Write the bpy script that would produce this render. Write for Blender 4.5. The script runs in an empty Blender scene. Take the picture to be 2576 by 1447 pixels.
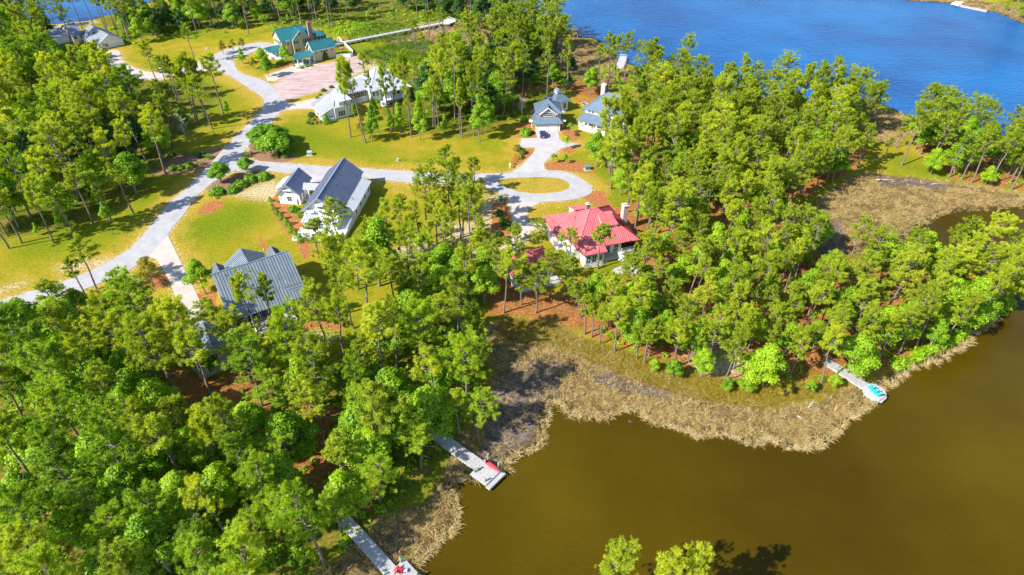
import bpy, bmesh, math, random
import numpy as np
from mathutils import Vector, Matrix
from mathutils.geometry import tessellate_polygon

SC = bpy.context.scene
COL = SC.collection
R_ = math.radians
# ------------------------------------------------------------------ camera, sky, sun, exposure
FPX, CAM_H, PITCH = 1680.0, 95.0, R_(37.92)          # focal length in 2576-px frame, drone height, downward pitch
cam_d = bpy.data.cameras.new('camera')
cam = bpy.data.objects.new('camera', cam_d); COL.objects.link(cam)
cam_d.sensor_fit = 'HORIZONTAL'; cam_d.sensor_width = 36.0; cam_d.lens = 36.0 * FPX / 2576.0
cam_d.clip_start = 1.0; cam_d.clip_end = 12000.0
cam.location = (0, 0, CAM_H); cam.rotation_euler = (R_(90) - PITCH, 0, 0)
SC.camera = cam

SUN_EL, SUN_AZ = R_(40.0), R_(29.0)                   # elevation; heading the shadows point to, from +x
world = bpy.data.worlds.new('World'); SC.world = world; world.use_nodes = True
wn = world.node_tree; wn.nodes.clear()
sky = wn.nodes.new('ShaderNodeTexSky'); sky.sky_type = 'NISHITA'; sky.sun_disc = False
sky.sun_elevation = SUN_EL
sky.sun_rotation = math.atan2(-math.cos(SUN_AZ), -math.sin(SUN_AZ)) % (2 * math.pi)
sky.air_density = 1.0; sky.dust_density = 0.4; sky.ozone_density = 2.0
bg = wn.nodes.new('ShaderNodeBackground'); bg.inputs['Strength'].default_value = 0.115
wo = wn.nodes.new('ShaderNodeOutputWorld')
wn.links.new(sky.outputs[0], bg.inputs[0]); wn.links.new(bg.outputs[0], wo.inputs[0])
sun_d = bpy.data.lights.new('sun', 'SUN'); sun_d.energy = 4.6; sun_d.angle = R_(0.53); sun_d.color = (1.0, 0.945, 0.85)
sun = bpy.data.objects.new('sun', sun_d); COL.objects.link(sun)
sdir = Vector((math.cos(SUN_AZ) * math.cos(SUN_EL), math.sin(SUN_AZ) * math.cos(SUN_EL), -math.sin(SUN_EL)))
sun.rotation_euler = sdir.to_track_quat('-Z', 'Y').to_euler(); sun.location = (-80, -60, 200)
vs = SC.view_settings
vs.view_transform = 'Standard'; vs.look = 'None'; vs.exposure = 1.0; vs.gamma = 1.0; vs.use_curve_mapping = False
SC.render.engine = 'CYCLES'
SC.cycles.max_bounces = 6; SC.cycles.transparent_max_bounces = 4; SC.cycles.diffuse_bounces = 3; SC.cycles.glossy_bounces = 2
SC.cycles.transmission_bounces = 2; SC.cycles.sample_clamp_indirect = 4.0

# ------------------------------------------------------------------ survey: bearings read off the photo -> metres on the ground
CP, SP = math.cos(PITCH), math.sin(PITCH)
def at(u, v, z=0.0):
    dx = (u - 1288.0) / FPX; dy = -(v - 723.5) / FPX
    dz = -SP + CP * dy
    t = (z - CAM_H) / dz
    return (dx * t, (CP + SP * dy) * t, z)
def pix(x, y, z=0.0):
    zz = z - CAM_H; dep = y * CP - zz * SP; up = y * SP + zz * CP
    return 1288.0 + FPX * x / dep, 723.5 - FPX * up / dep
S_ = 2576.0 / 3000.0
def reg(x0, y0, x1, w):
    k = (x1 - x0) / w
    return lambda x, y, z=0.0: at((x0 + x * k) * S_, (y0 + y * k) * S_, z)
WH = reg(790, 440, 1110, 1715); GH = reg(530, 700, 930, 1346); BG = reg(1490, 230, 1960, 2345); TH = reg(760, 50, 1110, 2576)
RH = reg(1440, 580, 1900, 2377); LH = reg(880, 150, 1250, 2434); SH = reg(560, 340, 900, 1892); TL = reg(100, 40, 450, 2110)
R1 = reg(0, 0, 750, 1938); R2 = reg(750, 0, 1500, 1938); R3 = reg(1500, 0, 2250, 1938); R4 = reg(2250, 0, 3000, 1938)
R5 = reg(0, 560, 750, 1938); R6 = reg(750, 560, 1500, 1938); R7 = reg(1500, 560, 2250, 1938); R8 = reg(2250, 560, 3000, 1938)
R9 = reg(0, 1120, 750, 1921); R10 = reg(750, 1120, 1500, 1921); R11 = reg(1500, 1120, 2250, 1921); R12 = reg(2250, 1120, 3000, 1921)
K1 = reg(990, 1500, 1250, 2034); K2 = reg(1240, 1240, 1500, 1980); K3 = reg(2430, 1060, 2640, 2170); KB = reg(1000, 30, 1350, 2576)
KR = reg(1640, 40, 1900, 967); KF = reg(2650, 0, 3000, 1456)
def uvs(s):
    return [tuple(float(c) for c in q.split(',')) for q in s.split()]
def gp(s, z=0.0):
    return [at(u, v, z)[:2] for u, v in uvs(s)]
def rise(base, R, top):
    """height of the point seen at top straight above a ground point"""
    lo, hi = 0.0, 60.0
    for _ in range(40):
        m = (lo + hi) / 2
        if R(top[0], top[1], m)[1] > base[1]: lo = m
        else: hi = m
    return lo

# ------------------------------------------------------------------ helpers
def smooth(pts, n=5):
    out = []; k = len(pts)
    for i in range(k):
        p0, p1, p2, p3 = (np.array(pts[(i + j) % k], float) for j in (-1, 0, 1, 2))
        for s in range(n):
            t = s / n
            out.append(tuple(0.5 * (2 * p1 + (p2 - p0) * t + (2 * p0 - 5 * p1 + 4 * p2 - p3) * t * t + (3 * p1 - p0 - 3 * p2 + p3) * t ** 3)))
    return out
def link(o, parent=None):
    COL.objects.link(o)
    if parent is not None: o.parent = parent
    return o
class MB:
    def __init__(s): s.v = []; s.f = []
    def add(s, vs_, fs):
        b = len(s.v); s.v += [tuple(p) for p in vs_]; s.f += [tuple(i + b for i in f) for f in fs]; return s
    def box(s, x0, x1, y0, y1, z0, z1):
        return s.add([(x0, y0, z0), (x1, y0, z0), (x1, y1, z0), (x0, y1, z0), (x0, y0, z1), (x1, y0, z1), (x1, y1, z1), (x0, y1, z1)],
                     [(0, 3, 2, 1), (4, 5, 6, 7), (0, 1, 5, 4), (1, 2, 6, 5), (2, 3, 7, 6), (3, 0, 4, 7)])
    def cbox(s, c, sx, sy, sz, yaw=0.0):
        ca, sa = math.cos(yaw), math.sin(yaw); vs_ = []
        for dz in (-.5, .5):
            for dx, dy in ((-.5, -.5), (.5, -.5), (.5, .5), (-.5, .5)):
                x, y = dx * sx, dy * sy
                vs_.append((c[0] + x * ca - y * sa, c[1] + x * sa + y * ca, c[2] + dz * sz))
        return s.add(vs_, [(0, 3, 2, 1), (4, 5, 6, 7), (0, 1, 5, 4), (1, 2, 6, 5), (2, 3, 7, 6), (3, 0, 4, 7)])
    def prism(s, pts, off):
        """closed solid: polygon pts pushed by vector off"""
        n = len(pts); a = [tuple(p) for p in pts]; b = [(p[0] + off[0], p[1] + off[1], p[2] + off[2]) for p in pts]
        return s.add(a + b, [tuple(range(n))[::-1], tuple(range(n, 2 * n))] + [(i, (i + 1) % n, n + (i + 1) % n, n + i) for i in range(n)])
    def beam(s, a, b, w, h):
        a, b = Vector(a), Vector(b); d = (b - a)
        if d.length < 1e-6: return s
        d.normalize(); up = Vector((0, 0, 1)) if abs(d.z) < .95 else Vector((1, 0, 0))
        x = d.cross(up).normalized() * (w / 2); y = x.cross(d).normalized() * (h / 2)
        return s.add([a - x - y, a + x - y, a + x + y, a - x + y, b - x - y, b + x - y, b + x + y, b - x + y],
                     [(0, 1, 2, 3), (7, 6, 5, 4), (0, 4, 5, 1), (1, 5, 6, 2), (2, 6, 7, 3), (3, 7, 4, 0)])
    def tube(s, path, rad, n=6, cap=True):
        rings = []; P = [Vector(p) for p in path]
        for i, p in enumerate(P):
            d = (P[min(i + 1, len(P) - 1)] - P[max(i - 1, 0)]).normalized()
            ax = Vector((1, 0, 0)) if abs(d.x) < .8 else Vector((0, 1, 0))
            x = d.cross(ax).normalized(); y = d.cross(x)
            r = rad[i] if hasattr(rad, '__len__') else rad
            b = len(s.v)
            for k in range(n):
                a = 2 * math.pi * k / n; q = p + x * (r * math.cos(a)) + y * (r * math.sin(a)); s.v.append(tuple(q))
            rings.append(b)
        for a, b in zip(rings, rings[1:]):
            for k in range(n): s.f.append((a + k, b + k, b + (k + 1) % n, a + (k + 1) % n))
        if cap:
            s.f.append(tuple(rings[0] + k for k in range(n))); s.f.append(tuple(rings[-1] + k for k in range(n))[::-1])
        return s
    def lathe(s, c, prof, n=12, sx=1., sy=1.):
        rings = []
        for r, z in prof:
            rings.append(len(s.v))
            for k in range(n):
                a = 2 * math.pi * k / n; s.v.append((c[0] + r * sx * math.cos(a), c[1] + r * sy * math.sin(a), c[2] + z))
        for a, b in zip(rings, rings[1:]):
            for k in range(n): s.f.append((a + k, a + (k + 1) % n, b + (k + 1) % n, b + k))
        s.f.append(tuple(rings[-1] + k for k in range(n))); s.f.append(tuple(rings[0] + k for k in range(n))[::-1])
        return s
    def mesh(s, name, m, sm=False):
        me = bpy.data.meshes.new(name); me.from_pydata(s.v, [], s.f); me.update()
        if m: me.materials.append(m)
        if sm: me.polygons.foreach_set('use_smooth', [True] * len(me.polygons))
        return me
    def build(s, name, m, parent=None, sm=False, loc=None, rz=0.0, fix=True):
        me = s.mesh(name, m, sm)
        if fix:
            bm = bmesh.new(); bm.from_mesh(me); bmesh.ops.recalc_face_normals(bm, faces=bm.faces); bm.to_mesh(me); bm.free()
        o = link(bpy.data.objects.new(name, me), parent)
        if loc is not None: o.location = loc
        o.rotation_euler.z = rz
        return o
def thing(name, label, cat, loc=(0, 0, 0), rz=0.0, group=None):
    o = bpy.data.objects.new(name, None); o.empty_display_size = .5; COL.objects.link(o)
    o.location = loc; o.rotation_euler.z = rz
    return tag(o, label, cat, group)
def tag(o, label, cat, group=None):
    o['label'] = label; o['category'] = cat
    if group: o['group'] = group
    return o
def kind(o, k): o['kind'] = k; return o
def dup(root, loc, rz, label, group=None, s=None):
    r = root.copy(); COL.objects.link(r); r.location = loc; r.rotation_euler.z = rz; r['label'] = label
    if group: r['group'] = group
    if s: r.scale = (s, s, s)
    for ch in root.children:
        c = ch.copy(); COL.objects.link(c); c.parent = r
        for g in ch.children:
            d = g.copy(); COL.objects.link(d); d.parent = c
    return r
def clip_strip(poly, a, b):
    """clip 2-D polygon [(s,t)] to a <= s <= b"""
    def cut(p, val, sign):
        out = []
        for i in range(len(p)):
            A, B = p[i], p[(i + 1) % len(p)]; da, db = sign * (A[0] - val), sign * (B[0] - val)
            if da >= 0: out.append(A)
            if da * db < 0:
                k = da / (da - db); out.append((val, A[1] + (B[1] - A[1]) * k))
        return out
    p = cut(poly, a, 1)
    return cut(p, b, -1) if len(p) > 2 else []

# ------------------------------------------------------------------ materials
def nd(nt, t, **kw):
    n = nt.nodes.new(t)
    for k, v in kw.items(): setattr(n, k, v)
    return n
def mat(name, c, rough=.7, var=.12, scale=1.5, spec=.3, bump=0., bscale=8., metal=0., c2=None):
    m = bpy.data.materials.new(name); m.use_nodes = True; nt = m.node_tree; p = nt.nodes['Principled BSDF']
    p.inputs['Roughness'].default_value = rough; p.inputs['Specular IOR Level'].default_value = spec; p.inputs['Metallic'].default_value = metal
    tc = nd(nt, 'ShaderNodeTexCoord'); no = nd(nt, 'ShaderNodeTexNoise'); no.inputs['Scale'].default_value = scale; no.inputs['Detail'].default_value = 5
    nt.links.new(tc.outputs['Object'], no.inputs['Vector'])
    rp = nd(nt, 'ShaderNodeValToRGB'); e = rp.color_ramp.elements
    lo = c2 if c2 else tuple(x * (1 - var) for x in c); hi = c if c2 else tuple(min(x * (1 + var), .95) for x in c)
    e[0].position = .3; e[1].position = .7; e[0].color = (*lo, 1); e[1].color = (*hi, 1)
    nt.links.new(no.outputs['Fac'], rp.inputs['Fac']); nt.links.new(rp.outputs['Color'], p.inputs['Base Color'])
    if bump:
        n2 = nd(nt, 'ShaderNodeTexNoise'); n2.inputs['Scale'].default_value = bscale; n2.inputs['Detail'].default_value = 4
        nt.links.new(tc.outputs['Object'], n2.inputs['Vector'])
        b = nd(nt, 'ShaderNodeBump'); b.inputs['Strength'].default_value = bump; b.inputs['Distance'].default_value = .1
        nt.links.new(n2.outputs['Fac'], b.inputs['Height']); nt.links.new(b.outputs['Normal'], p.inputs['Normal'])
    return m
def siding(name, c, pitch=.2):
    m = mat(name, c, .6, .05, .7); nt = m.node_tree; p = nt.nodes['Principled BSDF']
    tc = nd(nt, 'ShaderNodeTexCoord'); w = nd(nt, 'ShaderNodeTexWave', bands_direction='Z', wave_profile='SAW'); w.inputs['Scale'].default_value = .314 / pitch
    nt.links.new(tc.outputs['Object'], w.inputs['Vector'])
    b = nd(nt, 'ShaderNodeBump'); b.inputs['Strength'].default_value = .5; b.inputs['Distance'].default_value = .03
    nt.links.new(w.outputs['Fac'], b.inputs['Height']); nt.links.new(b.outputs['Normal'], p.inputs['Normal'])
    return m
def leafmat(name, dark, mid, light, trans=.35):
    m = bpy.data.materials.new(name); m.use_nodes = True; nt = m.node_tree; nt.nodes.clear()
    oi = nd(nt, 'ShaderNodeObjectInfo'); at_ = nd(nt, 'ShaderNodeAttribute', attribute_name='tint')
    a = nd(nt, 'ShaderNodeMath', operation='MULTIPLY'); a.inputs[1].default_value = .6
    nt.links.new(at_.outputs['Fac'], a.inputs[0])
    b = nd(nt, 'ShaderNodeMath', operation='MULTIPLY_ADD'); b.inputs[1].default_value = .4
    nt.links.new(oi.outputs['Random'], b.inputs[0]); nt.links.new(a.outputs[0], b.inputs[2])
    rp = nd(nt, 'ShaderNodeValToRGB'); e = rp.color_ramp.elements
    e[0].position = .1; e[0].color = (*dark, 1); e[1].position = .9; e[1].color = (*light, 1); k = e.new(.5); k.color = (*mid, 1)
    nt.links.new(b.outputs[0], rp.inputs['Fac'])
    d = nd(nt, 'ShaderNodeBsdfDiffuse'); t = nd(nt, 'ShaderNodeBsdfTranslucent'); mx = nd(nt, 'ShaderNodeMixShader'); mx.inputs[0].default_value = trans
    hs = nd(nt, 'ShaderNodeHueSaturation'); hs.inputs['Value'].default_value = 1.25; hs.inputs['Saturation'].default_value = 1.05
    nt.links.new(rp.outputs['Color'], d.inputs['Color']); nt.links.new(rp.outputs['Color'], hs.inputs['Color']); nt.links.new(hs.outputs['Color'], t.inputs['Color'])
    g = nd(nt, 'ShaderNodeBsdfGlossy'); g.inputs['Roughness'].default_value = .5; mx2 = nd(nt, 'ShaderNodeMixShader'); mx2.inputs[0].default_value = .03
    nt.links.new(d.outputs[0], mx.inputs[1]); nt.links.new(t.outputs[0], mx.inputs[2])
    nt.links.new(mx.outputs[0], mx2.inputs[1]); nt.links.new(g.outputs[0], mx2.inputs[2])
    o = nd(nt, 'ShaderNodeOutputMaterial'); nt.links.new(mx2.outputs[0], o.inputs[0])
    return m
M = dict(
    white=siding('white_siding', (.80, .80, .78)), trim=mat('white_trim', (.80, .80, .79), .5, .04), cream=siding('cream_siding', (.56, .46, .29)),
    greysid=siding('grey_siding', (.36, .40, .42)), tan=siding('tan_shingle', (.42, .33, .27)), bluewhite=siding('pale_blue_siding', (.62, .68, .70)),
    glass=mat('window_glass', (.02, .03, .04), .08, .2, .5, .6), teal_glass=mat('teal_glass', (.03, .10, .13), .08, .2, .5, .6),
    dark=mat('dark_screen', (.012, .012, .014), .6), shutter=mat('shutter_paint', (.03, .05, .06), .5),
    r_grey=mat('grey_metal_roof', (.24, .29, .33), .38, .12, .6, .5, metal=.25), r_white=mat('pale_metal_roof', (.60, .63, .68), .35, .07, .5, .5, metal=.2),
    r_navy=mat('slate_metal_roof', (.33, .37, .48), .36, .12, .5, .5, metal=.25), r_red=mat('red_metal_roof', (.70, .19, .21), .42, .10, .5, .45, metal=.05, c2=(.58, .135, .15)),
    r_blue=mat('blue_metal_roof', (.20, .275, .36), .36, .08, .5, .5, metal=.2), r_teal=mat('teal_metal_roof', (.05, .25, .285), .38, .08, .5, .5, metal=.15),
    brick=mat('brick', (.36, .20, .15), .85, .25, 3., bump=.3, bscale=20), pale_brick=mat('pale_brick', (.62, .46, .38), .85, .15, 3.), brickdk=mat('dark_brick', (.22, .16, .14), .85, .25, 3.),
    found=mat('foundation', (.32, .33, .36), .85, .15, 1.), wood=mat('weathered_wood', (.42, .41, .42), .75, .18, 3., bump=.2), woodb=mat('brown_wood', (.20, .13, .08), .8, .2, 3.),
    pile=mat('greenish_piling', (.30, .36, .27), .8, .25, 2.), red=mat('red_paint', (.60, .02, .025), .4, .08), kayak=mat('red_kayak_plastic', (.70, .06, .08), .35, .08),
    teal=mat('teal_paint', (.03, .52, .50), .45, .08), umb=mat('blue_canvas', (.01, .13, .34), .7, .1), bark=mat('pine_bark', (.25, .20, .175), .9, .3, 2.5, bump=.5, bscale=6, c2=(.15, .115, .10)),
    bark2=mat('grey_bark', (.24, .22, .20), .9, .25, 2.5), dead=mat('dead_wood', (.50, .45, .40), .85, .2, 2.), util=mat('green_enamel', (.10, .24, .17), .5, .1),
    utilg=mat('pale_green_enamel', (.34, .44, .38), .5, .1), concrete=mat('concrete', (.50, .46, .45), .85, .10, .35), conc2=mat('grey_concrete', (.44, .43, .45), .85, .10, .25),
    darkstone=mat('dark_wet_stone', (.08, .07, .055), .6, .2, 2.), stone=mat('stone', (.40, .37, .34), .85, .2, 2.), yellow=mat('yellow_paint', (.60, .45, .05), .5, .1), rubber=mat('tyre_rubber', (.015, .015, .016), .8), black=mat('black_iron', (.012, .012, .014), .5),
    car_blue=mat('navy_car_paint', (.015, .045, .13), .2, .03, spec=.6), car_white=mat('white_car_paint', (.72, .74, .76), .25, .03, spec=.6),
    car_dark=mat('charcoal_car_paint', (.02, .022, .026), .22, .03, spec=.6), rim=mat('alloy', (.4, .4, .42), .35, metal=.6), lamp=mat('red_lens', (.35, .01, .01), .2), lens=mat('clear_lens', (.6, .62, .65), .15),
    sandp=mat('pink_gravel', (.52, .42, .41), .9, .1, .3),
)

def panel_variation(m, amt):
    """each sheet of a metal roof weathers a little differently"""
    nt = m.node_tree; p = nt.nodes['Principled BSDF']; old = p.inputs['Base Color'].links[0].from_socket
    oi = nd(nt, 'ShaderNodeObjectInfo'); mr = nd(nt, 'ShaderNodeMapRange'); mr.inputs[3].default_value = 1 - amt; mr.inputs[4].default_value = 1 + amt * .6; nt.links.new(oi.outputs['Random'], mr.inputs[0])
    tc = nd(nt, 'ShaderNodeTexCoord'); st = nd(nt, 'ShaderNodeTexNoise'); st.inputs['Scale'].default_value = .9; st.inputs['Detail'].default_value = 6; nt.links.new(tc.outputs['Object'], st.inputs['Vector'])
    m2 = nd(nt, 'ShaderNodeMapRange'); m2.inputs[1].default_value = .3; m2.inputs[2].default_value = .7; m2.inputs[3].default_value = .88; m2.inputs[4].default_value = 1.08; nt.links.new(st.outputs['Fac'], m2.inputs[0])
    mu = nd(nt, 'ShaderNodeMath', operation='MULTIPLY'); nt.links.new(mr.outputs[0], mu.inputs[0]); nt.links.new(m2.outputs[0], mu.inputs[1])
    sc = nd(nt, 'ShaderNodeVectorMath', operation='SCALE'); nt.links.new(old, sc.inputs[0]); nt.links.new(mu.outputs[0], sc.inputs['Scale']); nt.links.new(sc.outputs[0], p.inputs['Base Color'])
SEAM_SHADE = {}  # rib colours darker than their roof: the seams' shadow lines are painted in
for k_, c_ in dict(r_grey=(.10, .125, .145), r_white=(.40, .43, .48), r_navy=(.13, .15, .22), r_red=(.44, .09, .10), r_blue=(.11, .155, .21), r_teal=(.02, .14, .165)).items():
    panel_variation(M[k_], .13); SEAM_SHADE[M[k_].name] = mat(M[k_].name + '_seam', c_, .5, .1)
# ------------------------------------------------------------------ shorelines and ground zones
Z_W = -0.5
RIVER = gp('1195,-12 1200,8 1232,25 1290,50 1340,72 1411,72 1454,90 1474,94 1507,101 1554,146 1600,165 1637,178 1700,215 1800,250 1950,275 2050,280 2148,260 2191,262 2231,267 2268,284 2330,305 2400,338 2447,356 2500,372 2576,392 2700,430', Z_W)
RIVER = smooth(RIVER, 3)[:-3] + [(420, 215), (420, 300)] + gp('2700,112 2576,62 2513,34 2480,28 2397,9 2284,2 2250,-8', Z_W) + [(150, 520), (130, 900), (-60, 900), (-40, 450)]
BAY = gp('-250,75 -60,66 0,58 60,56 143,60 229,51 249,43 299,33 366,10 420,-15', Z_W) + [(-190, 500), (-160, 900), (-1200, 900), (-1200, 420)]
creek_shore = gp('1046,1447 1050,1421 1083,1388 1113,1354 1143,1327 1147,1280 1143,1240 1154,1213 1197,1203 1258,1190 1281,1166 1288,1150 1348,1129 1372,1062 1378,1022 1405,1009 1422,1039 1456,1052 1529,1052 1533,1039 1600,1037 1623,1052 1657,1066 1734,1089 1747,1103 1774,1093 1824,1096 1892,1119 1925,1099 1932,1109 1982,1123 2016,1129 2066,1116 2100,1086 2123,1069 2160,1036 2187,1012 2230,969 2258,953 2298,923 2341,913 2430,870 2450,836 2540,790 2557,757 2590,735 2615,712 2590,695 2520,680 2440,662 2360,655 2290,640 2270,610 2310,575 2347,551 2367,541 2430,531 2576,524 2750,500', Z_W)
CREEK = [(-9, 46), (-12, 50)] + smooth(creek_shore, 3)[:-3] + [(420, 190), (420, 30), (120, 36), (60, 41), (40, 45), (0, 45.5)]
WATERS = [RIVER, BAY, CREEK]
ZONES = dict(
  straw=[gp(s) for s in (
    '1480,375 1560,395 1640,440 1610,500 1560,520 1600,600 1640,680 1560,720 1480,700 1400,740 1300,700 1240,620 1210,690 1230,800 1300,795 1400,815 1500,845 1600,885 1700,930 1800,950 1900,960 2000,960 2120,945 2250,935 2330,905 2450,830 2560,745 2640,720 2440,668 2280,655 2150,650 2050,640 1990,560 2060,480 2110,440 2165,420 2180,330 2140,275 1950,285 1800,262 1700,230 1620,195 1590,260 1640,330 1560,380 1480,370',
    '430,930 560,950 640,930 760,1000 930,1060 880,1190 700,1190 560,1080 450,1010', '1075,930 1130,920 1140,1010 1090,1030', '0,1280 140,1300 200,1400 60,1430', '1180,640 1240,620 1240,700 1190,720', '780,1180 960,1180 950,1290 840,1300',
    '1330,215 1480,200 1560,260 1500,250 1440,235 1400,215 1330,240 1260,230', '2290,330 2330,310 2450,362 2576,398 2700,440 2700,500 2576,480 2400,450 2330,400')],
  wood=[gp(s) for s in ('-150,80 120,70 240,110 300,180 400,200 500,195 545,230 520,290 470,340 400,400 370,480 300,520 180,570 0,600 -150,610',
    '-150,800 60,830 150,800 260,830 330,800 440,830 480,900 560,960 640,900 700,940 860,880 950,930 1000,760 1100,720 1220,720 1200,800 1235,900 1220,985 1160,1095 1080,1245 960,1315 870,1385 700,1520 -200,1800', '930,200 1050,180 1300,70 1420,95 1490,200 1290,300 1200,345 1060,330 960,290',
    '250,45 420,15 700,-20 1180,-40 1180,40 1050,70 860,75 640,60 420,90 300,90')],
  mulch=[gp(s) for s in ('632,391 651,405 712,409 745,402 735,385 660,320 625,366', '520,476 540,455 600,435 650,430 690,440 680,455 640,465 600,485 560,495 530,492',
    '365,425 400,395 430,385 520,378 563,371 535,405 510,432 450,437 400,440', '545,142 570,130 605,126 644,124 630,137 590,147')],
  beds=[gp(s) for s in ('678,505 690,494 702,488 715,505 730,522 762,530 764,578 772,605 790,640 765,655 746,612 731,599 710,570 688,541', '492,537 515,512 540,505 563,508 560,520 535,535 510,541',
    '345,728 380,690 430,690 425,715 390,730', '493,740 520,730 545,740 545,785 510,770', '735,830 770,812 800,806 850,812 880,800 860,830 800,826 745,838', '645,590 660,600 682,630 672,638 655,615',
    '1465,497 1487,480 1521,481 1534,511 1570,531 1617,591 1607,593 1574,566 1527,533 1492,516', '1240,505 1270,498 1282,540 1296,580 1270,600 1236,590', '1296,312 1330,303 1345,330 1352,347 1300,347',
    '1288,425 1285,405 1297,385 1320,373 1345,376 1338,390 1310,410', '1405,318 1425,320 1440,330 1460,330 1462,345 1440,358 1428,350 1410,330', '1410,378 1425,371 1440,371 1450,383 1430,386',
    '1368,412 1400,405 1460,405 1492,420 1500,436 1470,435 1420,429 1376,427', '1440,243 1490,250 1500,257 1450,258', '772,300 790,294 810,297 832,308 800,315 775,310', '995,170 1020,160 1055,165 1062,173 1010,186',
    '695,173 715,160 740,157 735,166 700,177', '1205,690 1215,610 1240,600 1250,690', '940,690 960,650 980,660 975,700')],
  marsh=[gp(s) for s in ('1150,1125 1215,1000 1245,930 1205,850 1235,820 1288,800 1388,812 1454,850 1520,878 1587,905 1620,928 1700,960 1791,990 1930,1018 2049,1010 2120,975 2230,950 2330,915 2430,880 2460,900 2300,1050 2000,1200 1600,1120 1420,1100 1380,1160 1260,1250 1180,1300 1140,1380 1040,1500 700,1500 870,1385 960,1315 1085,1248',
    '1985,550 2060,500 2110,462 2165,432 2300,445 2440,462 2576,488 2760,490 2760,530 2347,560 2290,600 2280,640 2150,645 2040,610', '960,90 1060,80 1190,40 1235,20 1300,60 1330,85 1290,110 1180,130 1080,140 1040,125 980,110',
    '1400,95 1450,88 1520,110 1560,150 1600,175 1560,230 1500,215 1440,190 1380,140', '2150,262 2270,285 2300,320 2260,370 2200,350 2170,300', '2284,0 2400,10 2520,38 2600,70 2650,40 2400,-15')],
  mud=[gp(s) for s in ('2200,440 2290,445 2370,462 2380,475 2300,470 2210,462', '2040,590 2090,560 2110,545 2120,580 2130,640 2060,640', '1255,940 1330,900 1400,900 1440,925 1400,960 1420,1000 1370,1020 1340,1100 1250,1180 1200,1170 1225,1060',
    '1480,930 1540,940 1600,965 1700,985 1690,1005 1590,990 1500,965', '950,1345 1000,1335 1010,1380 990,1400', '1030,103 1085,110 1090,125 1040,120', '1060,72 1120,66 1150,62 1120,78')],
  sand=[gp(s) for s in ('130,63 229,50 245,56 150,74', '590,490 640,470 690,455 705,480 690,505 640,500', '210,668 260,650 290,655 240,680', '985,640 1040,600 1090,620 1060,650', '1110,570 1190,560 1200,600 1140,610', '1130,640 1190,630 1180,655', '1215,500 1240,495 1240,570 1210,580',
    '735,845 790,838 830,850 780,870', '225,1290 250,1285 260,1300 230,1305', '150,672 210,655 225,668 170,685', '-40,735 60,712 40,722 -40,748', '910,150 980,160 985,180 930,175', '1555,430 1620,410 1660,420 1600,445', '1730,880 1860,860 1880,940 1760,950',
    '260,133 300,140 320,190 280,185', '2230,280 2290,300 2300,330 2250,330', '2390,5 2530,45 2600,75 2620,65 2530,30')],
  lush=[gp(s) for s in ('700,158 880,100 950,118 1050,130 1090,150 960,150 900,150', '870,80 920,52 1000,55 1010,75 900,100', '640,430 660,300 760,310 900,360 1000,380 900,390 760,370 690,330', '430,560 520,540 640,510 660,560 560,610 440,620', '170,40 240,45 240,65 190,62',
    '0,600 150,570 300,570 330,540 420,480 400,540 250,610 60,650', '2180,380 2290,400 2400,440 2500,470 2300,440', '300,190 540,190 600,260 500,330 380,420 340,330', '1470,415 1560,400 1620,430 1590,500 1530,490')],
)
def sdf(P, poly):
    """signed distance, positive inside; computed near the polygon only"""
    Q = np.array(poly, float); d = np.full(len(P), -50.0)
    lo, hi = Q.min(0) - 14, Q.max(0) + 14
    idx = np.nonzero((P[:, 0] > lo[0]) & (P[:, 0] < hi[0]) & (P[:, 1] > lo[1]) & (P[:, 1] < hi[1]))[0]
    if not len(idx): return d
    p = P[idx]; best = np.full(len(p), 1e9); ins = np.zeros(len(p), bool)
    for a, b in zip(Q, np.roll(Q, -1, 0)):
        ab = b - a; t = np.clip(((p - a) @ ab) / max(ab @ ab, 1e-9), 0, 1)
        best = np.minimum(best, ((p - a - t[:, None] * ab) ** 2).sum(1))
        c = ((a[1] > p[:, 1]) != (b[1] > p[:, 1]))
        if abs(ab[1]) > 1e-9: ins ^= c & (p[:, 0] < ab[0] * (p[:, 1] - a[1]) / ab[1] + a[0])
    r = np.sqrt(best); d[idx] = np.where(ins, r, -r)
    return d
def union(P, polys):
    d = np.full(len(P), -50.0)
    for q in polys: d = np.maximum(d, sdf(P, q))
    return d
def inside(x, y, poly):
    c = False; n = len(poly)
    for i in range(n):
        (x1, y1), (x2, y2) = poly[i], poly[(i + 1) % n]
        if (y1 > y) != (y2 > y) and x < (x2 - x1) * (y - y1) / (y2 - y1) + x1: c = not c
    return c
# roads (drawn as outlines, bottom of the photo to the top)
ROAD_MAIN = smooth(gp('-80,778 0,757 61,738 146,713 233,680 299,644 339,614 389,556 429,507 465,478 512,429 545,395 575,362 608,329 644,292 657,279 665,258 656,242 631,226 591,199 545,176 522,160 530,143 548,134 570,136 588,156 598,179 631,193 654,199 670,206 687,219 700,238 717,251 722,262 716,274 700,288 677,312 655,336 626,366 612,384 605,400 600,425 577,436 536,459 516,476 496,493 481,511 465,537 435,571 420,594 372,645 332,676 299,694 233,720 160,747 23,788 -80,815'), 2)
ROAD_LOOP = smooth(gp('598,396 632,399 651,405 712,410 773,415 830,420 920,424 1043,432 1192,439 1288,434 1381,429 1421,432 1454,445 1481,462 1491,478 1484,488 1467,496 1428,504 1354,509 1320,507 1288,500 1262,490 1235,478 1142,465 1043,462 926,449 850,445 714,435 692,432 650,428 596,431'), 2)
ISLAND = smooth(gp('1250,458 1268,451 1300,448 1350,446 1400,449 1425,457 1433,467 1425,477 1400,484 1350,487 1310,483 1272,471'), 3)
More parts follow.
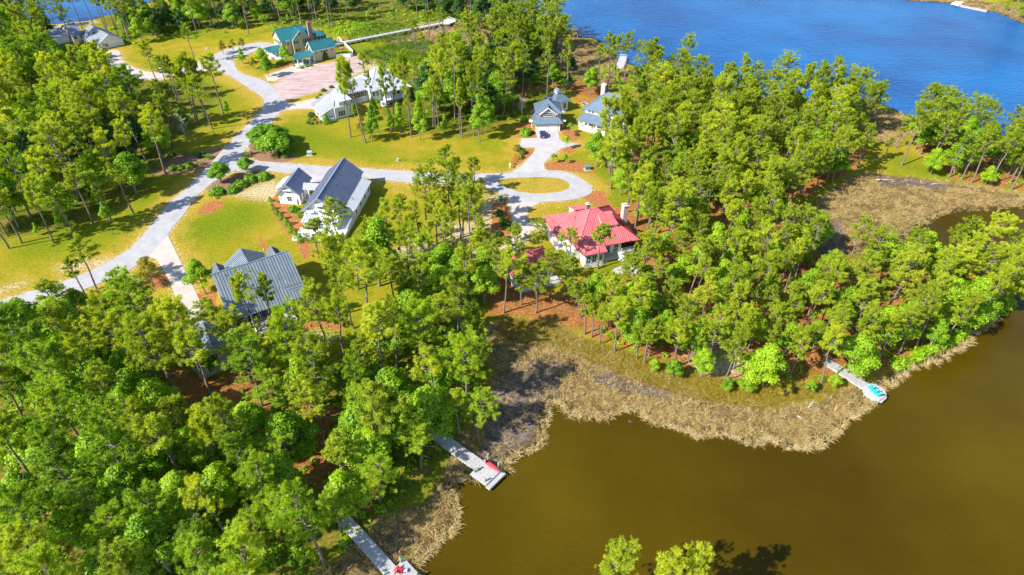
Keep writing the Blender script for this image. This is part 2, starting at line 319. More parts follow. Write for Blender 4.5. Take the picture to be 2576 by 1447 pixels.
ROAD_TOP = smooth(gp('540,140 548,134 570,124 608,115 650,107 690,111 700,120 670,121 644,128 625,136 600,145 575,150'), 2)
ROAD_WEST = smooth(gp('535,146 548,176 500,179 440,190 400,202 330,196 290,186 262,160 270,130 300,128 305,150 340,172 400,184 470,168 500,155'), 2)
DRIVE_GREY = gp('372,645 422,592 465,680 490,730 505,763 525,830 500,850 470,830 462,790 445,760 430,715 412,680 392,652')
DRIVE_RED = smooth(gp('1280,499 1320,506 1362,508 1331,524 1323,547 1332,562 1381,566 1384,573 1345,578 1330,590 1315,620 1270,650 1255,630 1290,600 1292,575 1286,540'), 2)
DRIVE_BLUE = gp('1288,434 1318,412 1344,382 1346,372 1308,371 1311,349 1351,347 1348,331 1404,331 1408,352 1428,359 1454,362 1451,366 1414,372 1388,392 1368,410 1369,424 1381,431 1330,436')
APRON_WHITE = gp('742,436 862,445 852,470 780,473 770,452')
DRIVE_TIN = smooth(gp('716,276 722,262 760,256 805,243 830,236 850,260 800,270 790,274 755,274'), 2)
LOT = smooth(gp('687,219 700,205 735,186 775,166 847,156 880,142 893,140 915,152 922,168 900,185 873,199 857,216 830,228 803,231 760,241 717,252 700,240'), 2)
PAD_TEAL = gp('668,190 700,180 735,166 745,165 775,158 800,163 735,186 690,204 672,204')
PATIO = [RH(*p)[:2] for p in ((1830, 1080), (1960, 1030), (2130, 1030), (2230, 1080), (2200, 1150), (1990, 1160), (1850, 1150))]
PAVED = [ROAD_MAIN, ROAD_LOOP, ROAD_TOP, ROAD_WEST, DRIVE_GREY, DRIVE_RED, DRIVE_BLUE, APRON_WHITE, DRIVE_TIN, LOT, PAD_TEAL]

def axis(a, b, step, far):
    mid = np.arange(a, b + step / 2, step); out = np.geomspace(6, far, 16)
    return np.concatenate([a - out[::-1], mid, b + out])
gx, gy = axis(-262, 268, .85, 4200), axis(24, 372, .85, 4200)
GX, GY = np.meshgrid(gx, gy); P = np.stack([GX.ravel(), GY.ravel()], 1)
dw = union(P, WATERS); dmarsh = union(P, ZONES['marsh']); dpave = np.maximum(union(P, PAVED), -50)
sst = lambda x, a, b: (lambda t: t * t * (3 - 2 * t))(np.clip((x - a) / (b - a), 0, 1))
Z = -.33 * sst(dmarsh, -3, 2) * (1 - sst(dpave, -4, -1)) 
Z = np.minimum(Z, -.58 * sst(dw, -3.2, .25)) - 1.6 * sst(dw, .2, 5)
rng = np.random.default_rng(5)
def vnoise(P, s, seed):
    r = np.random.default_rng(seed); T = r.random((64, 64)); q = P / s; i = np.floor(q).astype(int); f = q - i; f = f * f * (3 - 2 * f)
    g = lambda a, b: T[(i[:, 0] + a) % 64, (i[:, 1] + b) % 64]
    return (g(0, 0) * (1 - f[:, 0]) + g(1, 0) * f[:, 0]) * (1 - f[:, 1]) + (g(0, 1) * (1 - f[:, 0]) + g(1, 1) * f[:, 0]) * f[:, 1]
Z += (vnoise(P, 9, 1) - .5) * .10 * (1 - sst(dpave, -5, -1.5)) * (1 - sst(dw, -6, -1)) - .012 * sst(dpave, -.6, 0)
def msk(k, w=2.2): return np.clip(.5 + union(P, ZONES[k]) / (2 * w), 0, 1)
m1 = np.stack([msk('straw', 4), msk('wood', 6), np.maximum(msk('mulch', 1.0), 0), msk('beds', 1.0)], 1)
sandm = np.maximum(msk('sand', 5), .62 * np.clip(1.15 + np.where(dpave < 0, dpave, -9) / 1.5, 0, 1) * (dw < -8))
m2 = np.stack([np.clip(.5 + dmarsh / 5, 0, 1), msk('mud', 2.6), sandm, msk('lush', 7)], 1)
m3 = np.stack([np.clip(1 + np.minimum(dw, 0) / 3, 0, 1), vnoise(P, 23, 3), np.clip(1.1 + np.minimum(dpave, 0) / 8, 0, 1) * (.52 + .62 * vnoise(P, 14, 8)), np.ones(len(P))], 1)
nx, ny = len(gx), len(gy); I = np.arange(nx * ny).reshape(ny, nx)
quads = np.stack([I[:-1, :-1], I[:-1, 1:], I[1:, 1:], I[1:, :-1]], -1).reshape(-1, 4)
me = bpy.data.meshes.new('ground'); me.vertices.add(len(P)); me.vertices.foreach_set('co', np.column_stack([P, Z]).astype(np.float32).ravel())
me.loops.add(quads.size); me.loops.foreach_set('vertex_index', quads.ravel().astype(np.int32))
me.polygons.add(len(quads)); me.polygons.foreach_set('loop_start', np.arange(0, quads.size, 4, dtype=np.int32))
me.polygons.foreach_set('use_smooth', np.ones(len(quads), bool)); me.update(calc_edges=True)
for nm, arr in (('m1', m1), ('m2', m2), ('m3', m3)):
    a = me.attributes.new(nm, 'FLOAT_COLOR', 'POINT'); a.data.foreach_set('color', arr.astype(np.float32).ravel())
ground = kind(link(bpy.data.objects.new('ground', me)), 'structure')
def ground_z(x, y):
    i = int(np.clip(np.searchsorted(gx, x), 1, nx - 1)); j = int(np.clip(np.searchsorted(gy, y), 1, ny - 1))
    return float(Z[j * nx + i])

def ground_material():
    m = bpy.data.materials.new('ground_cover'); m.use_nodes = True; nt = m.node_tree; p = nt.nodes['Principled BSDF']; L = nt.links.new
    p.inputs['Roughness'].default_value = .95; p.inputs['Specular IOR Level'].default_value = .05
    geo = nd(nt, 'ShaderNodeNewGeometry')
    def noise(sc, det=6, rough=.6, dist=0.):
        n = nd(nt, 'ShaderNodeTexNoise'); n.inputs['Scale'].default_value = sc; n.inputs['Detail'].default_value = det; n.inputs['Roughness'].default_value = rough
        n.inputs['Distortion'].default_value = dist; L(geo.outputs['Position'], n.inputs['Vector']); return n.outputs['Fac']
    def ramp(fac, *st):
        r = nd(nt, 'ShaderNodeValToRGB'); e = r.color_ramp.elements
        e[0].position, e[0].color = st[0][0], (*st[0][1], 1); e[1].position, e[1].color = st[-1][0], (*st[-1][1], 1)
        for q, c in st[1:-1]: k = e.new(q); k.color = (*c, 1)
        L(fac, r.inputs[0]); return r.outputs[0]
    def mix(f, a, b):
        n = nd(nt, 'ShaderNodeMix', data_type='RGBA'); L(f, n.inputs[0]); L(a, n.inputs[6]); L(b, n.inputs[7]); return n.outputs[2]
    def math_(op, a, b=None, c=None):
        n = nd(nt, 'ShaderNodeMath', operation=op)
        for i, x in enumerate((a, b, c)):
            if x is None: continue
            if isinstance(x, (int, float)): n.inputs[i].default_value = x
            else: L(x, n.inputs[i])
        return n.outputs[0]
    def chans(nm):
        a = nd(nt, 'ShaderNodeAttribute', attribute_name=nm); s = nd(nt, 'ShaderNodeSeparateColor'); L(a.outputs['Color'], s.inputs[0])
        return [s.outputs[0], s.outputs[1], s.outputs[2], a.outputs['Alpha']]
    A, B, C = chans('m1'), chans('m2'), chans('m3')
    big, mid, fine, vf = noise(.05, 4), noise(.25, 6, .65), noise(1.6, 6, .7), noise(7, 4, .7)
    def mask(ch, nz, amp, w=.12):
        v = math_('MULTIPLY_ADD', math_('SUBTRACT', nz, .5), amp, ch)
        r = nd(nt, 'ShaderNodeMapRange', interpolation_type='SMOOTHSTEP'); r.inputs[1].default_value = .5 - w; r.inputs[2].default_value = .5 + w
        L(v, r.inputs[0]); return r.outputs[0]
    lv = math_('ADD', math_('MULTIPLY', big, .55), math_('MULTIPLY', mid, .45))
    lawn = ramp(lv, (.36, (.15, .195, .010)), (.46, (.235, .24, .012)), (.56, (.33, .26, .020)), (.66, (.42, .29, .05)))
    fv = ramp(math_('ADD', math_('MULTIPLY', fine, .5), math_('MULTIPLY', vf, .5)), (.32, (.5, .54, .5)), (.68, (1.42, 1.38, 1.35)))
    def mul(a, b):
        n = nd(nt, 'ShaderNodeMix', data_type='RGBA', blend_type='MULTIPLY'); n.inputs[0].default_value = 1; L(a, n.inputs[6]); L(b, n.inputs[7]); return n.outputs[2]
    c = lawn
    c = mix(math_('MULTIPLY', mask(B[3], mid, 1.2, .4), .75), c, ramp(fine, (.3, (.10, .17, .006)), (.7, (.19, .24, .010))))
    c = mix(math_('MULTIPLY', mask(C[2], mid, 1.0, .3), .85), c, ramp(fine, (.3, (.36, .24, .025)), (.7, (.50, .34, .07))))
    c = mix(mask(A[1], mid, 1.6, .25), c, ramp(math_('ADD', math_('MULTIPLY', mid, .6), math_('MULTIPLY', fine, .4)), (.38, (.045, .085, .008)), (.5, (.12, .15, .012)), (.64, (.30, .18, .045))))
    c = mix(mask(A[0], mid, 1.0, .2), c, ramp(math_('ADD', math_('MULTIPLY', mid, .55), math_('MULTIPLY', fine, .45)), (.36, (.11, .10, .012)), (.47, (.30, .13, .04)), (.58, (.40, .17, .06)), (.68, (.48, .29, .16))))
    c = mix(mask(B[2], fine, 1.1, .25), c, ramp(fine, (.3, (.42, .30, .15)), (.7, (.62, .50, .34))))
    c = mix(mask(A[2], fine, .5), c, ramp(fine, (.3, (.25, .13, .085)), (.7, (.36, .21, .15))))
    c = mix(mask(A[3], fine, .6), c, ramp(fine, (.3, (.29, .105, .035)), (.5, (.40, .155, .058)), (.7, (.50, .235, .11))))
    c = mix(mask(B[0], mid, .8, .2), c, ramp(math_('ADD', math_('MULTIPLY', mid, .5), math_('MULTIPLY', fine, .5)), (.36, (.11, .07, .035)), (.5, (.20, .13, .05)), (.64, (.34, .25, .14))))
    c = mix(mask(B[1], mid, .8, .15), c, ramp(fine, (.3, (.075, .055, .045)), (.5, (.16, .12, .10)), (.7, (.26, .20, .165))))
    c = mix(mask(C[0], fine, .5, .3), c, ramp(fine, (.3, (.045, .03, .015)), (.7, (.10, .07, .03))))
    L(mul(c, fv), p.inputs['Base Color'])
    b = nd(nt, 'ShaderNodeBump'); b.inputs['Strength'].default_value = .7; b.inputs['Distance'].default_value = .25
    L(math_('ADD', fine, vf), b.inputs['Height']); L(b.outputs[0], p.inputs['Normal'])
    return m
ground.data.materials.append(ground_material())

def water_material(name, base, base2, rough, spec_bump, s1, s2, spec):
    m = bpy.data.materials.new(name); m.use_nodes = True; nt = m.node_tree; p = nt.nodes['Principled BSDF']; L = nt.links.new
    geo = nd(nt, 'ShaderNodeNewGeometry')
    n = nd(nt, 'ShaderNodeTexNoise'); n.inputs['Scale'].default_value = .022; n.inputs['Detail'].default_value = 4; L(geo.outputs['Position'], n.inputs['Vector'])
    r = nd(nt, 'ShaderNodeValToRGB'); e = r.color_ramp.elements; e[0].position = .35; e[1].position = .65; e[0].color = (*base, 1); e[1].color = (*base2, 1)
    L(n.outputs['Fac'], r.inputs[0]); L(r.outputs[0], p.inputs['Base Color'])
    p.inputs['Roughness'].default_value = rough; p.inputs['IOR'].default_value = 1.333; p.inputs['Specular IOR Level'].default_value = spec
    mp = nd(nt, 'ShaderNodeMapping'); mp.inputs['Rotation'].default_value = (0, 0, R_(25)); mp.inputs['Scale'].default_value = (1, 2.2, 1); L(geo.outputs['Position'], mp.inputs['Vector'])
    a = nd(nt, 'ShaderNodeTexNoise'); a.inputs['Scale'].default_value = s1; a.inputs['Detail'].default_value = 3; L(mp.outputs[0], a.inputs['Vector'])
    c = nd(nt, 'ShaderNodeTexNoise'); c.inputs['Scale'].default_value = s2; c.inputs['Detail'].default_value = 3; L(mp.outputs[0], c.inputs['Vector'])
    ad = nd(nt, 'ShaderNodeMath', operation='ADD'); L(a.outputs['Fac'], ad.inputs[0]); L(c.outputs['Fac'], ad.inputs[1])
    b = nd(nt, 'ShaderNodeBump'); b.inputs['Strength'].default_value = spec_bump; b.inputs['Distance'].default_value = .35; L(ad.outputs[0], b.inputs['Height']); L(b.outputs[0], p.inputs['Normal'])
    return m
def sheet(name, loops, z, m):
    loops = [[Vector((x, y, z)) for x, y in lp] for lp in loops]
    flat = [v for lp in loops for v in lp]; tris = tessellate_polygon(loops)
    me = bpy.data.meshes.new(name); me.from_pydata([tuple(v) for v in flat], [], [tuple(t) for t in tris]); me.update()
    bm = bmesh.new(); bm.from_mesh(me)
    for f in bm.faces:
        if f.normal.z < 0: f.normal_flip()
    bm.to_mesh(me); bm.free(); me.materials.append(m)
    return kind(link(bpy.data.objects.new(name, me)), 'structure')
w_river = water_material('river_water', (.002, .066, .225), (.003, .115, .335), .22, 1.0, .55, .22, .10)
w_creek = water_material('tannin_water', (.048, .030, .0006), (.080, .056, .0013), .14, .22, 1.1, .3, .22)
sheet('river', [RIVER], Z_W, w_river); sheet('river', [BAY], Z_W, w_river); sheet('creek', [CREEK], Z_W, w_creek)

def road_material(name, lo, hi, tint):
    m = bpy.data.materials.new(name); m.use_nodes = True; nt = m.node_tree; p = nt.nodes['Principled BSDF']; L = nt.links.new
    p.inputs['Roughness'].default_value = .9; p.inputs['Specular IOR Level'].default_value = .15
    geo = nd(nt, 'ShaderNodeNewGeometry'); n = nd(nt, 'ShaderNodeTexNoise'); n.inputs['Scale'].default_value = .35; n.inputs['Detail'].default_value = 8; n.inputs['Roughness'].default_value = .65
    f = nd(nt, 'ShaderNodeTexNoise'); f.inputs['Scale'].default_value = 6; f.inputs['Detail'].default_value = 4
    L(geo.outputs['Position'], n.inputs['Vector']); L(geo.outputs['Position'], f.inputs['Vector'])
    a = nd(nt, 'ShaderNodeMath', operation='MULTIPLY_ADD'); a.inputs[1].default_value = .4; L(f.outputs['Fac'], a.inputs[0])
    s = nd(nt, 'ShaderNodeMath', operation='MULTIPLY'); s.inputs[1].default_value = .6; L(n.outputs['Fac'], s.inputs[0]); L(s.outputs[0], a.inputs[2])
    r = nd(nt, 'ShaderNodeValToRGB'); e = r.color_ramp.elements; e[0].position = .38; e[1].position = .62; e[0].color = (*lo, 1); e[1].color = (*hi, 1); k = e.new(.5); k.color = (*tint, 1)
    L(a.outputs[0], r.inputs[0]); L(r.outputs[0], p.inputs['Base Color'])
    return m
m_road = road_material('old_asphalt', (.31, .305, .32), (.43, .42, .43), (.375, .365, .38))
m_conc = road_material('driveway_concrete', (.42, .36, .325), (.53, .47, .43), (.48, .42, .38)); m_conc2 = road_material('pale_concrete', (.36, .35, .37), (.48, .46, .46), (.42, .40, .41))
def lot_material():
    m = road_material('raked_gravel_lot', (.33, .235, .225), (.49, .385, .365), (.41, .31, .30)); nt = m.node_tree; p = nt.nodes['Principled BSDF']; L = nt.links.new
    geo = nd(nt, 'ShaderNodeNewGeometry'); mp = nd(nt, 'ShaderNodeMapping'); mp.inputs['Rotation'].default_value = (0, 0, R_(-36)); mp.inputs['Scale'].default_value = (.06, 1.0, 1); L(geo.outputs['Position'], mp.inputs['Vector'])
    n = nd(nt, 'ShaderNodeTexNoise'); n.inputs['Scale'].default_value = 1.5; n.inputs['Detail'].default_value = 5; L(mp.outputs[0], n.inputs['Vector'])
    r = nd(nt, 'ShaderNodeValToRGB'); e = r.color_ramp.elements; e[0].position = .4; e[1].position = .62; e[0].color = (.86, .84, .84, 1); e[1].color = (1.25, 1.2, 1.18, 1); L(n.outputs['Fac'], r.inputs[0])
    old = p.inputs['Base Color'].links[0].from_socket
    x = nd(nt, 'ShaderNodeMix', data_type='RGBA', blend_type='MULTIPLY'); x.inputs[0].default_value = 1; L(old, x.inputs[6]); L(r.outputs[0], x.inputs[7]); L(x.outputs[2], p.inputs['Base Color'])
    return m
sheet('road', [ROAD_MAIN], .040, m_road); sheet('road', [ROAD_LOOP, ISLAND], .034, m_road); sheet('road', [ROAD_TOP], .036, m_road); sheet('road', [ROAD_WEST], .030, m_conc)
sheet('driveway', [DRIVE_GREY], .028, m_conc); sheet('driveway', [DRIVE_RED], .029, m_conc); sheet('driveway', [DRIVE_BLUE], .028, m_conc2)
sheet('driveway', [APRON_WHITE], .026, m_conc2); sheet('driveway', [DRIVE_TIN], .026, m_conc); sheet('gravel_lot', [LOT], .020, lot_material()); sheet('parking_pad', [PAD_TEAL], .024, m_conc); sheet('patio', [PATIO], .03, m_conc2)
# ------------------------------------------------------------------ houses
def roof(root, planes, m, pitch=.45, single=False, thick=.14, name='roof'):
    """planes: (corner list, eave direction). One roof part of solid slabs; standing-seam panels are its children."""
    base = MB(); seams = MB(); panels = []
    for pts, e in planes:
        p = [Vector(q) for q in pts]; n = (p[1] - p[0]).cross(p[2] - p[0]).normalized()
        if n.z < 0: n = -n; p = p[::-1]
        base.prism([q - n * thick for q in p], n * thick)
        ev = Vector(e).normalized(); ev = (ev - n * ev.dot(n)).normalized(); up = n.cross(ev); o = p[0]
        st = [((q - o).dot(ev), (q - o).dot(up)) for q in p]
        s0, s1 = min(q[0] for q in st), max(q[0] for q in st); k = max(1, round((s1 - s0) / pitch)); w = (s1 - s0) / k
        P3 = lambda s, t, h: o + ev * s + up * t + n * h
        for i in range(k):
            c = clip_strip(st, s0 + i * w, s0 + (i + 1) * w)
            if len(c) < 3: continue
            edge = [q[1] for q in c if abs(q[0] - (s0 + i * w)) < 1e-4]
            mb = MB() if single else seams
            if single:
                c2 = clip_strip(st, s0 + i * w + .02, s0 + (i + 1) * w - .02)
                if len(c2) < 3: continue
                mb.prism([P3(s, t, .002) for s, t in c2], n * .022)
            if len(edge) >= 2 and max(edge) - min(edge) > .2 and i > 0:
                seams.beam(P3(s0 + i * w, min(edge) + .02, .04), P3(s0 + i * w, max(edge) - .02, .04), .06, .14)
            if single and mb.v: panels.append(mb)
    r = base.build(name, m, root)
    if single:
        for mb in panels: mb.build('roof_panel', m, r)
    if seams.v: kind(seams.build('roof_seam', SEAM_SHADE[m.name], r), 'stuff')
    return r
def ridge(root, r, segs, m):
    mb = MB()
    for a, b in segs: mb.beam((a[0], a[1], a[2] + .05), (b[0], b[1], b[2] + .05), .26, .12)
    mb.build('ridge_cap', m, r)
def gable(x0, x1, y0, y1, e, top, ax='y', ov=.4, oe=.5, e2=None):
    """gable roof planes; ridge along ax; e eave height at the wall, top ridge height"""
    if ax == 'y':
        c = (x0 + x1) / 2; sl = (top - e) / (c - x0); sr = (top - (e2 or e)) / (x1 - c)
        return [([(x0 - oe, y0 - ov, e - sl * oe), (c, y0 - ov, top), (c, y1 + ov, top), (x0 - oe, y1 + ov, e - sl * oe)], (0, 1, 0)),
                ([(x1 + oe, y0 - ov, (e2 or e) - sr * oe), (x1 + oe, y1 + ov, (e2 or e) - sr * oe), (c, y1 + ov, top), (c, y0 - ov, top)], (0, 1, 0))]
    c = (y0 + y1) / 2; s = (top - e) / (c - y0)
    return [([(x0 - ov, y0 - oe, e - s * oe), (x1 + ov, y0 - oe, e - s * oe), (x1 + ov, c, top), (x0 - ov, c, top)], (1, 0, 0)),
            ([(x0 - ov, y1 + oe, e - s * oe), (x0 - ov, c, top), (x1 + ov, c, top), (x1 + ov, y1 + oe, e - s * oe)], (1, 0, 0))]
def hip(x0, x1, y0, y1, e, top, ra, rb, o=.5):
    """hip roof: ridge from ra=(x,y) to rb=(x,y) along x (or a point)"""
    x0, x1, y0, y1 = x0 - o, x1 + o, y0 - o, y1 + o; a, b = (*ra, top), (*rb, top)
    A, B, C, D = (x0, y0, e), (x1, y0, e), (x1, y1, e), (x0, y1, e)
    if abs(ra[0] - rb[0]) + abs(ra[1] - rb[1]) < .01:
        return [([A, B, a], (1, 0, 0)), ([B, C, a], (0, 1, 0)), ([C, D, a], (1, 0, 0)), ([D, A, a], (0, 1, 0))]
    if abs(ra[0] - rb[0]) > abs(ra[1] - rb[1]):
        return [([A, B, b, a], (1, 0, 0)), ([B, C, b], (0, 1, 0)), ([C, D, a, b], (1, 0, 0)), ([D, A, a], (0, 1, 0))]
    return [([A, B, a], (1, 0, 0)), ([B, C, b, a], (0, 1, 0)), ([C, D, b], (1, 0, 0)), ([D, A, a, b], (0, 1, 0))]
def walls(mb, x0, x1, y0, y1, h, z0=0.0): mb.box(x0, x1, y0, y1, z0, h); return mb
def gwalls(mb, x0, x1, y0, y1, e, top, ax='y'):
    if ax == 'y': mb.prism([(x0, y0, 0), (x1, y0, 0), (x1, y0, e), ((x0 + x1) / 2, y0, top - .12), (x0, y0, e)], (0, y1 - y0, 0))
    else: mb.prism([(x0, y0, 0), (x0, y1, 0), (x0, y1, e), (x0, (y0 + y1) / 2, top - .12), (x0, y0, e)], (x1 - x0, 0, 0))
    return mb
_win = {}
FACE = {'s': 0.0, 'e': R_(90), 'n': R_(180), 'w': R_(-90)}
def window(root, face, x, y, z, w=.9, h=1.5, nx=2, ny=2, shut=None, m='trim', g='glass', fr=.10):
    """window set in the wall face looking south/east/north/west in house axes; (x,y,z) centre on the wall"""
    k = (w, h, nx, ny, m, g, fr)
    if k not in _win:
        f = MB(); a, b = w / 2, h / 2
        f.box(-a - fr, a + fr, -.07, .03, b, b + fr); f.box(-a - fr, a + fr, -.09, .03, -b - fr, -b); f.box(-a - fr, -a, -.07, .03, -b, b); f.box(a, a + fr, -.07, .03, -b, b)
        for i in range(1, nx): c = -a + w * i / nx; f.box(c - .025, c + .025, -.05, .03, -b, b)
        for i in range(1, ny): c = -b + h * i / ny; f.box(-a, a, -.048, .028, c - .025, c + .025)
        p = MB().box(-a, a, -.015, .02, -b, b)
        s = MB().box(-.22, .22, -.06, .02, -b, b)
        _win[k] = (f.mesh('window', M[m]), p.mesh('pane', M[g]), s.mesh('shutter', M['shutter']))
    f, p, s = _win[k]
    o = link(bpy.data.objects.new('window', f), root); o.location = (x, y, z); o.rotation_euler.z = FACE[face]
    q = link(bpy.data.objects.new('pane', p), o)
    if shut:
        for sx in (-1, 1):
            t = link(bpy.data.objects.new('shutter', s), o); t.location = (sx * (w / 2 + fr + .24), 0, 0)
    return o
def door(root, face, x, y, z0, w=1., h=2.1, m='trim'):
    mb = MB().box(-w / 2 - .1, w / 2 + .1, -.05, .03, 0, h + .1)
    for i in (0, 1): mb.box(-w / 2 + .1, w / 2 - .1, -.08, -.04, .15 + i * h / 2, h / 2 - .05 + i * h / 2)
    o = mb.build('door', M[m], root); o.location = (x, y, z0); o.rotation_euler.z = FACE[face]
    MB().box(w / 2 - .18, w / 2 - .10, -.13, -.06, h * .47, h * .52).build('handle', M['black'], o)
    return o
def column(root, x, y, z0, z1, w=.28, m='trim'):
    mb = MB().box(x - w / 2, x + w / 2, y - w / 2, y + w / 2, z0, z1).box(x - w * .7, x + w * .7, y - w * .7, y + w * .7, z0, z0 + .25).box(x - w * .7, x + w * .7, y - w * .7, y + w * .7, z1 - .2, z1)
    return mb.build('column', M[m], root)
def rail(root, a, b, z, h=1.0, m='trim', step=.35):
    mb = MB(); a, b = Vector((*a, z)), Vector((*b, z)); n = max(2, int((b - a).length / step)); u = Vector((0, 0, 1))
    mb.beam(a + u * h, b + u * h, .1, .08); mb.beam(a + u * .12, b + u * .12, .07, .07)
    for i in range(n + 1):
        p = a + (b - a) * i / n; w = .13 if i in (0, n) else .05; mb.beam(p, p + u * h, w, w)
    return mb.build('railing', M[m], root)
def steps(root, x0, x1, y0, dirn, z1, n=6, run=.3, m='trim'):
    """stair going down from (y0,z1) along y*dirn"""
    mb = MB()
    for i in range(n):
        z = z1 * (n - i) / (n + .0) - .02; ya, yb = y0 + dirn * run * i, y0 + dirn * run * (i + 1)
        mb.box(x0, x1, min(ya, yb), max(ya, yb), 0, z)
    return mb.build('steps', M[m], root)
def chimney(root, x, y, z0, z1, w, d, m, cap='concrete'):
    c = MB().box(x - w / 2, x + w / 2, y - d / 2, y + d / 2, z0, z1).build('chimney', M[m], root)
    cc = MB(); k = int((z1 - z0) / .55)
    MB().box(x - w / 2 - .12, x + w / 2 + .12, y - d / 2 - .12, y + d / 2 + .12, z1, z1 + .15).box(x - w * .3, x + w * .3, y - d * .3, y + d * .3, z1 + .15, z1 + .45).build('chimney_cap', M[cap], c)
    for i in range(1, k): cc.box(x - w / 2 - .012, x + w / 2 + .012, y - d / 2 - .012, y + d / 2 + .012, z0 + i * .55, z0 + i * .55 + .05)
    kind(cc.build('mortar_course', M['found'], c), 'stuff')
    return c
def vent(root, x, y, z, m='dark', h=.5): return MB().tube([(x, y, z - .2), (x, y, z + h)], .09, 7).build('roof_vent', M[m], root)

# --- white house with slate roofs
h = thing('white_house', 'large white house with a long slate blue gable roof, garage wing and breezeway', 'house', (-49.2, 147.0, 0), R_(-5.9))
w = MB(); gwalls(w, -4.6, 4.6, .5, 21.5, 5.4, 9.2); walls(w, 4.6, 7.3, 4.5, 19, 3.7); gwalls(w, -15.9, -10.1, 11.1, 20, 3.6, 6.3); walls(w, -17.4, -15.9, 14.5, 20, 2.9); walls(w, -4.0, 4.6, -2.4, .5, 3.6)
w.build('wall', M['white'], h)
rf = roof(h, gable(-4.6, 4.6, .5, 21.5, 5.4, 9.2, ov=.8), M['r_navy'], .46); ridge(h, rf, [((0, -.3, 9.2), (0, 22.3, 9.2))], M['r_navy'])
roof(h, [([(4.5, 4.1, 5.1), (8, 4.1, 3.75), (8, 19.4, 3.75), (4.5, 19.4, 5.1)], (0, 1, 0))], M['r_white'], .46, name='shed_roof')
rf = roof(h, gable(-15.9, -10.1, 11.1, 20, 3.6, 6.3, ov=.7), M['r_navy'], .46, name='garage_roof'); ridge(h, rf, [((-13, 10.4, 6.3), (-13, 20.7, 6.3))], M['r_navy'])
roof(h, [([(-18.1, 14.1, 2.85), (-15.6, 14.1, 3.85), (-15.6, 20.4, 3.85), (-18.1, 20.4, 2.85)], (0, 1, 0))], M['r_white'], .46, name='lean_to_roof')
roof(h, [([(-11.2, 13.4, 3.5), (-4.3, 13.4, 3.5), (-4.3, 16.2, 4.0), (-11.2, 16.2, 4.0)], (1, 0, 0))], M['r_white'], .7, name='breezeway_roof')
roof(h, [([(-4.4, -2.9, 3.5), (5, -2.9, 3.5), (5, .6, 4.1), (-4.4, .6, 4.1)], (1, 0, 0))], M['r_white'], .6, name='porch_roof')
for x, z in ((0, 6.9), (-2.6, 4.9)): roof(h, [([(x - 1, -.5 if z > 6 else -.4, z), (x + 1, -.5 if z > 6 else -.4, z), (x + 1, .52, z + .6), (x - 1, .52, z + .6)], (1, 0, 0))], M['r_white'], .5, name='awning')
roof(h, [([(-14.2, 10.4, 4.4), (-11.8, 10.4, 4.4), (-11.8, 11.12, 4.9), (-14.2, 11.12, 4.9)], (1, 0, 0))], M['r_white'], .5, name='awning')
for x in (-3.2, -1.4, .6, 2.4): window(h, 's', x, -2.43, 2.3, 1.2, 1.7, 2, 2, g='teal_glass')
window(h, 's', 0, .47, 6.2, 1.4, 1.0, 3, 1); window(h, 's', -13, 11.07, 3.9, 1.4, .8, 3, 1); window(h, 's', -13, 11.07, 1.7, 1.2, 1.4)
for y in (6, 10, 14, 17.6): window(h, 'e', 7.33, y, 2.2, .8, 1.5, 1, 2)
for y in (9.5, 12, 14): window(h, 'e', -10.07, y, 1.8, .9, 1.6)
for y in (2.5, 6, 9): window(h, 'w', -4.63, y, 3.6, .9, 1.6)
for x, y in ((-10.6, 13.7), (-8.4, 13.7), (-6.2, 13.7), (-4.9, 13.7)): column(h, x, y, 0, 3.45, .25)
MB().box(-10, -4.7, 13, 16.3, 0, .5).build('breezeway_floor', M['wood'], h)
MB().box(-4.6, 7.2, -5.6, -2.4, 0, 1.1).build('deck', M['trim'], h); rail(h, (-4.5, -5.5), (7.1, -5.5), 1.1); rail(h, (-4.5, -5.5), (-4.5, -2.5), 1.1); rail(h, (7.1, -5.5), (7.1, 4.4), 1.1)
MB().box(4.6, 7.2, -2.4, 4.5, 0, 1.1).build('deck', M['trim'], h); steps(h, -6.2, -4.6, -5.0, -1, 1.0, 4)
for x, y, z in ((2, 9, 7.7), (6, 8, 4.6), (-15, 13, 4.4)): vent(h, x, y, z)

# --- grey house
h = thing('grey_house', 'grey metal roofed house with small dormers and a yellow roof box beside the driveway', 'house', (-64.6, 114.9, 0), R_(32.1))
w = MB(); w.prism([(.4, -6.8, 0), (.4, 6.3, 0), (.4, 6.3, 5.2), (.4, 0, 8.85), (.4, -6.8, 5.2)], (16.0, 0, 0)); gwalls(w, 4.0, 12.0, 4, 8.0, 5.4, 8.0)
for x in (1.9, 14.3): gwalls(w, x - 1.1, x + 1.1, 3.5, 6.1, 6.3, 7.4)
w.build('wall', M['greysid'], h)
rf = roof(h, [([(0, -7.2, 5.0), (16.8, -7.2, 5.0), (16.8, 0, 9.0), (0, 0, 9.0)], (1, 0, 0)), ([(0, 6.8, 5.0), (0, 0, 9.0), (16.8, 0, 9.0), (16.8, 6.8, 5.0)], (1, 0, 0))], M['r_grey'], .62, True); ridge(h, rf, [((0, 0, 9), (16.8, 0, 9))], M['r_grey'])
rf = roof(h, [([(3.5, 8.4, 5.1), (8, 8.4, 8.0), (8, 1.7, 8.0), (3.5, 6.6, 5.15)], (0, 1, 0)), ([(12.5, 8.4, 5.1), (12.5, 6.6, 5.15), (8, 1.7, 8.0), (8, 8.4, 8.0)], (0, 1, 0))], M['r_grey'], .62, True, name='gable_roof'); ridge(h, rf, [((8, 1.9, 8), (8, 8.4, 8))], M['r_grey'])
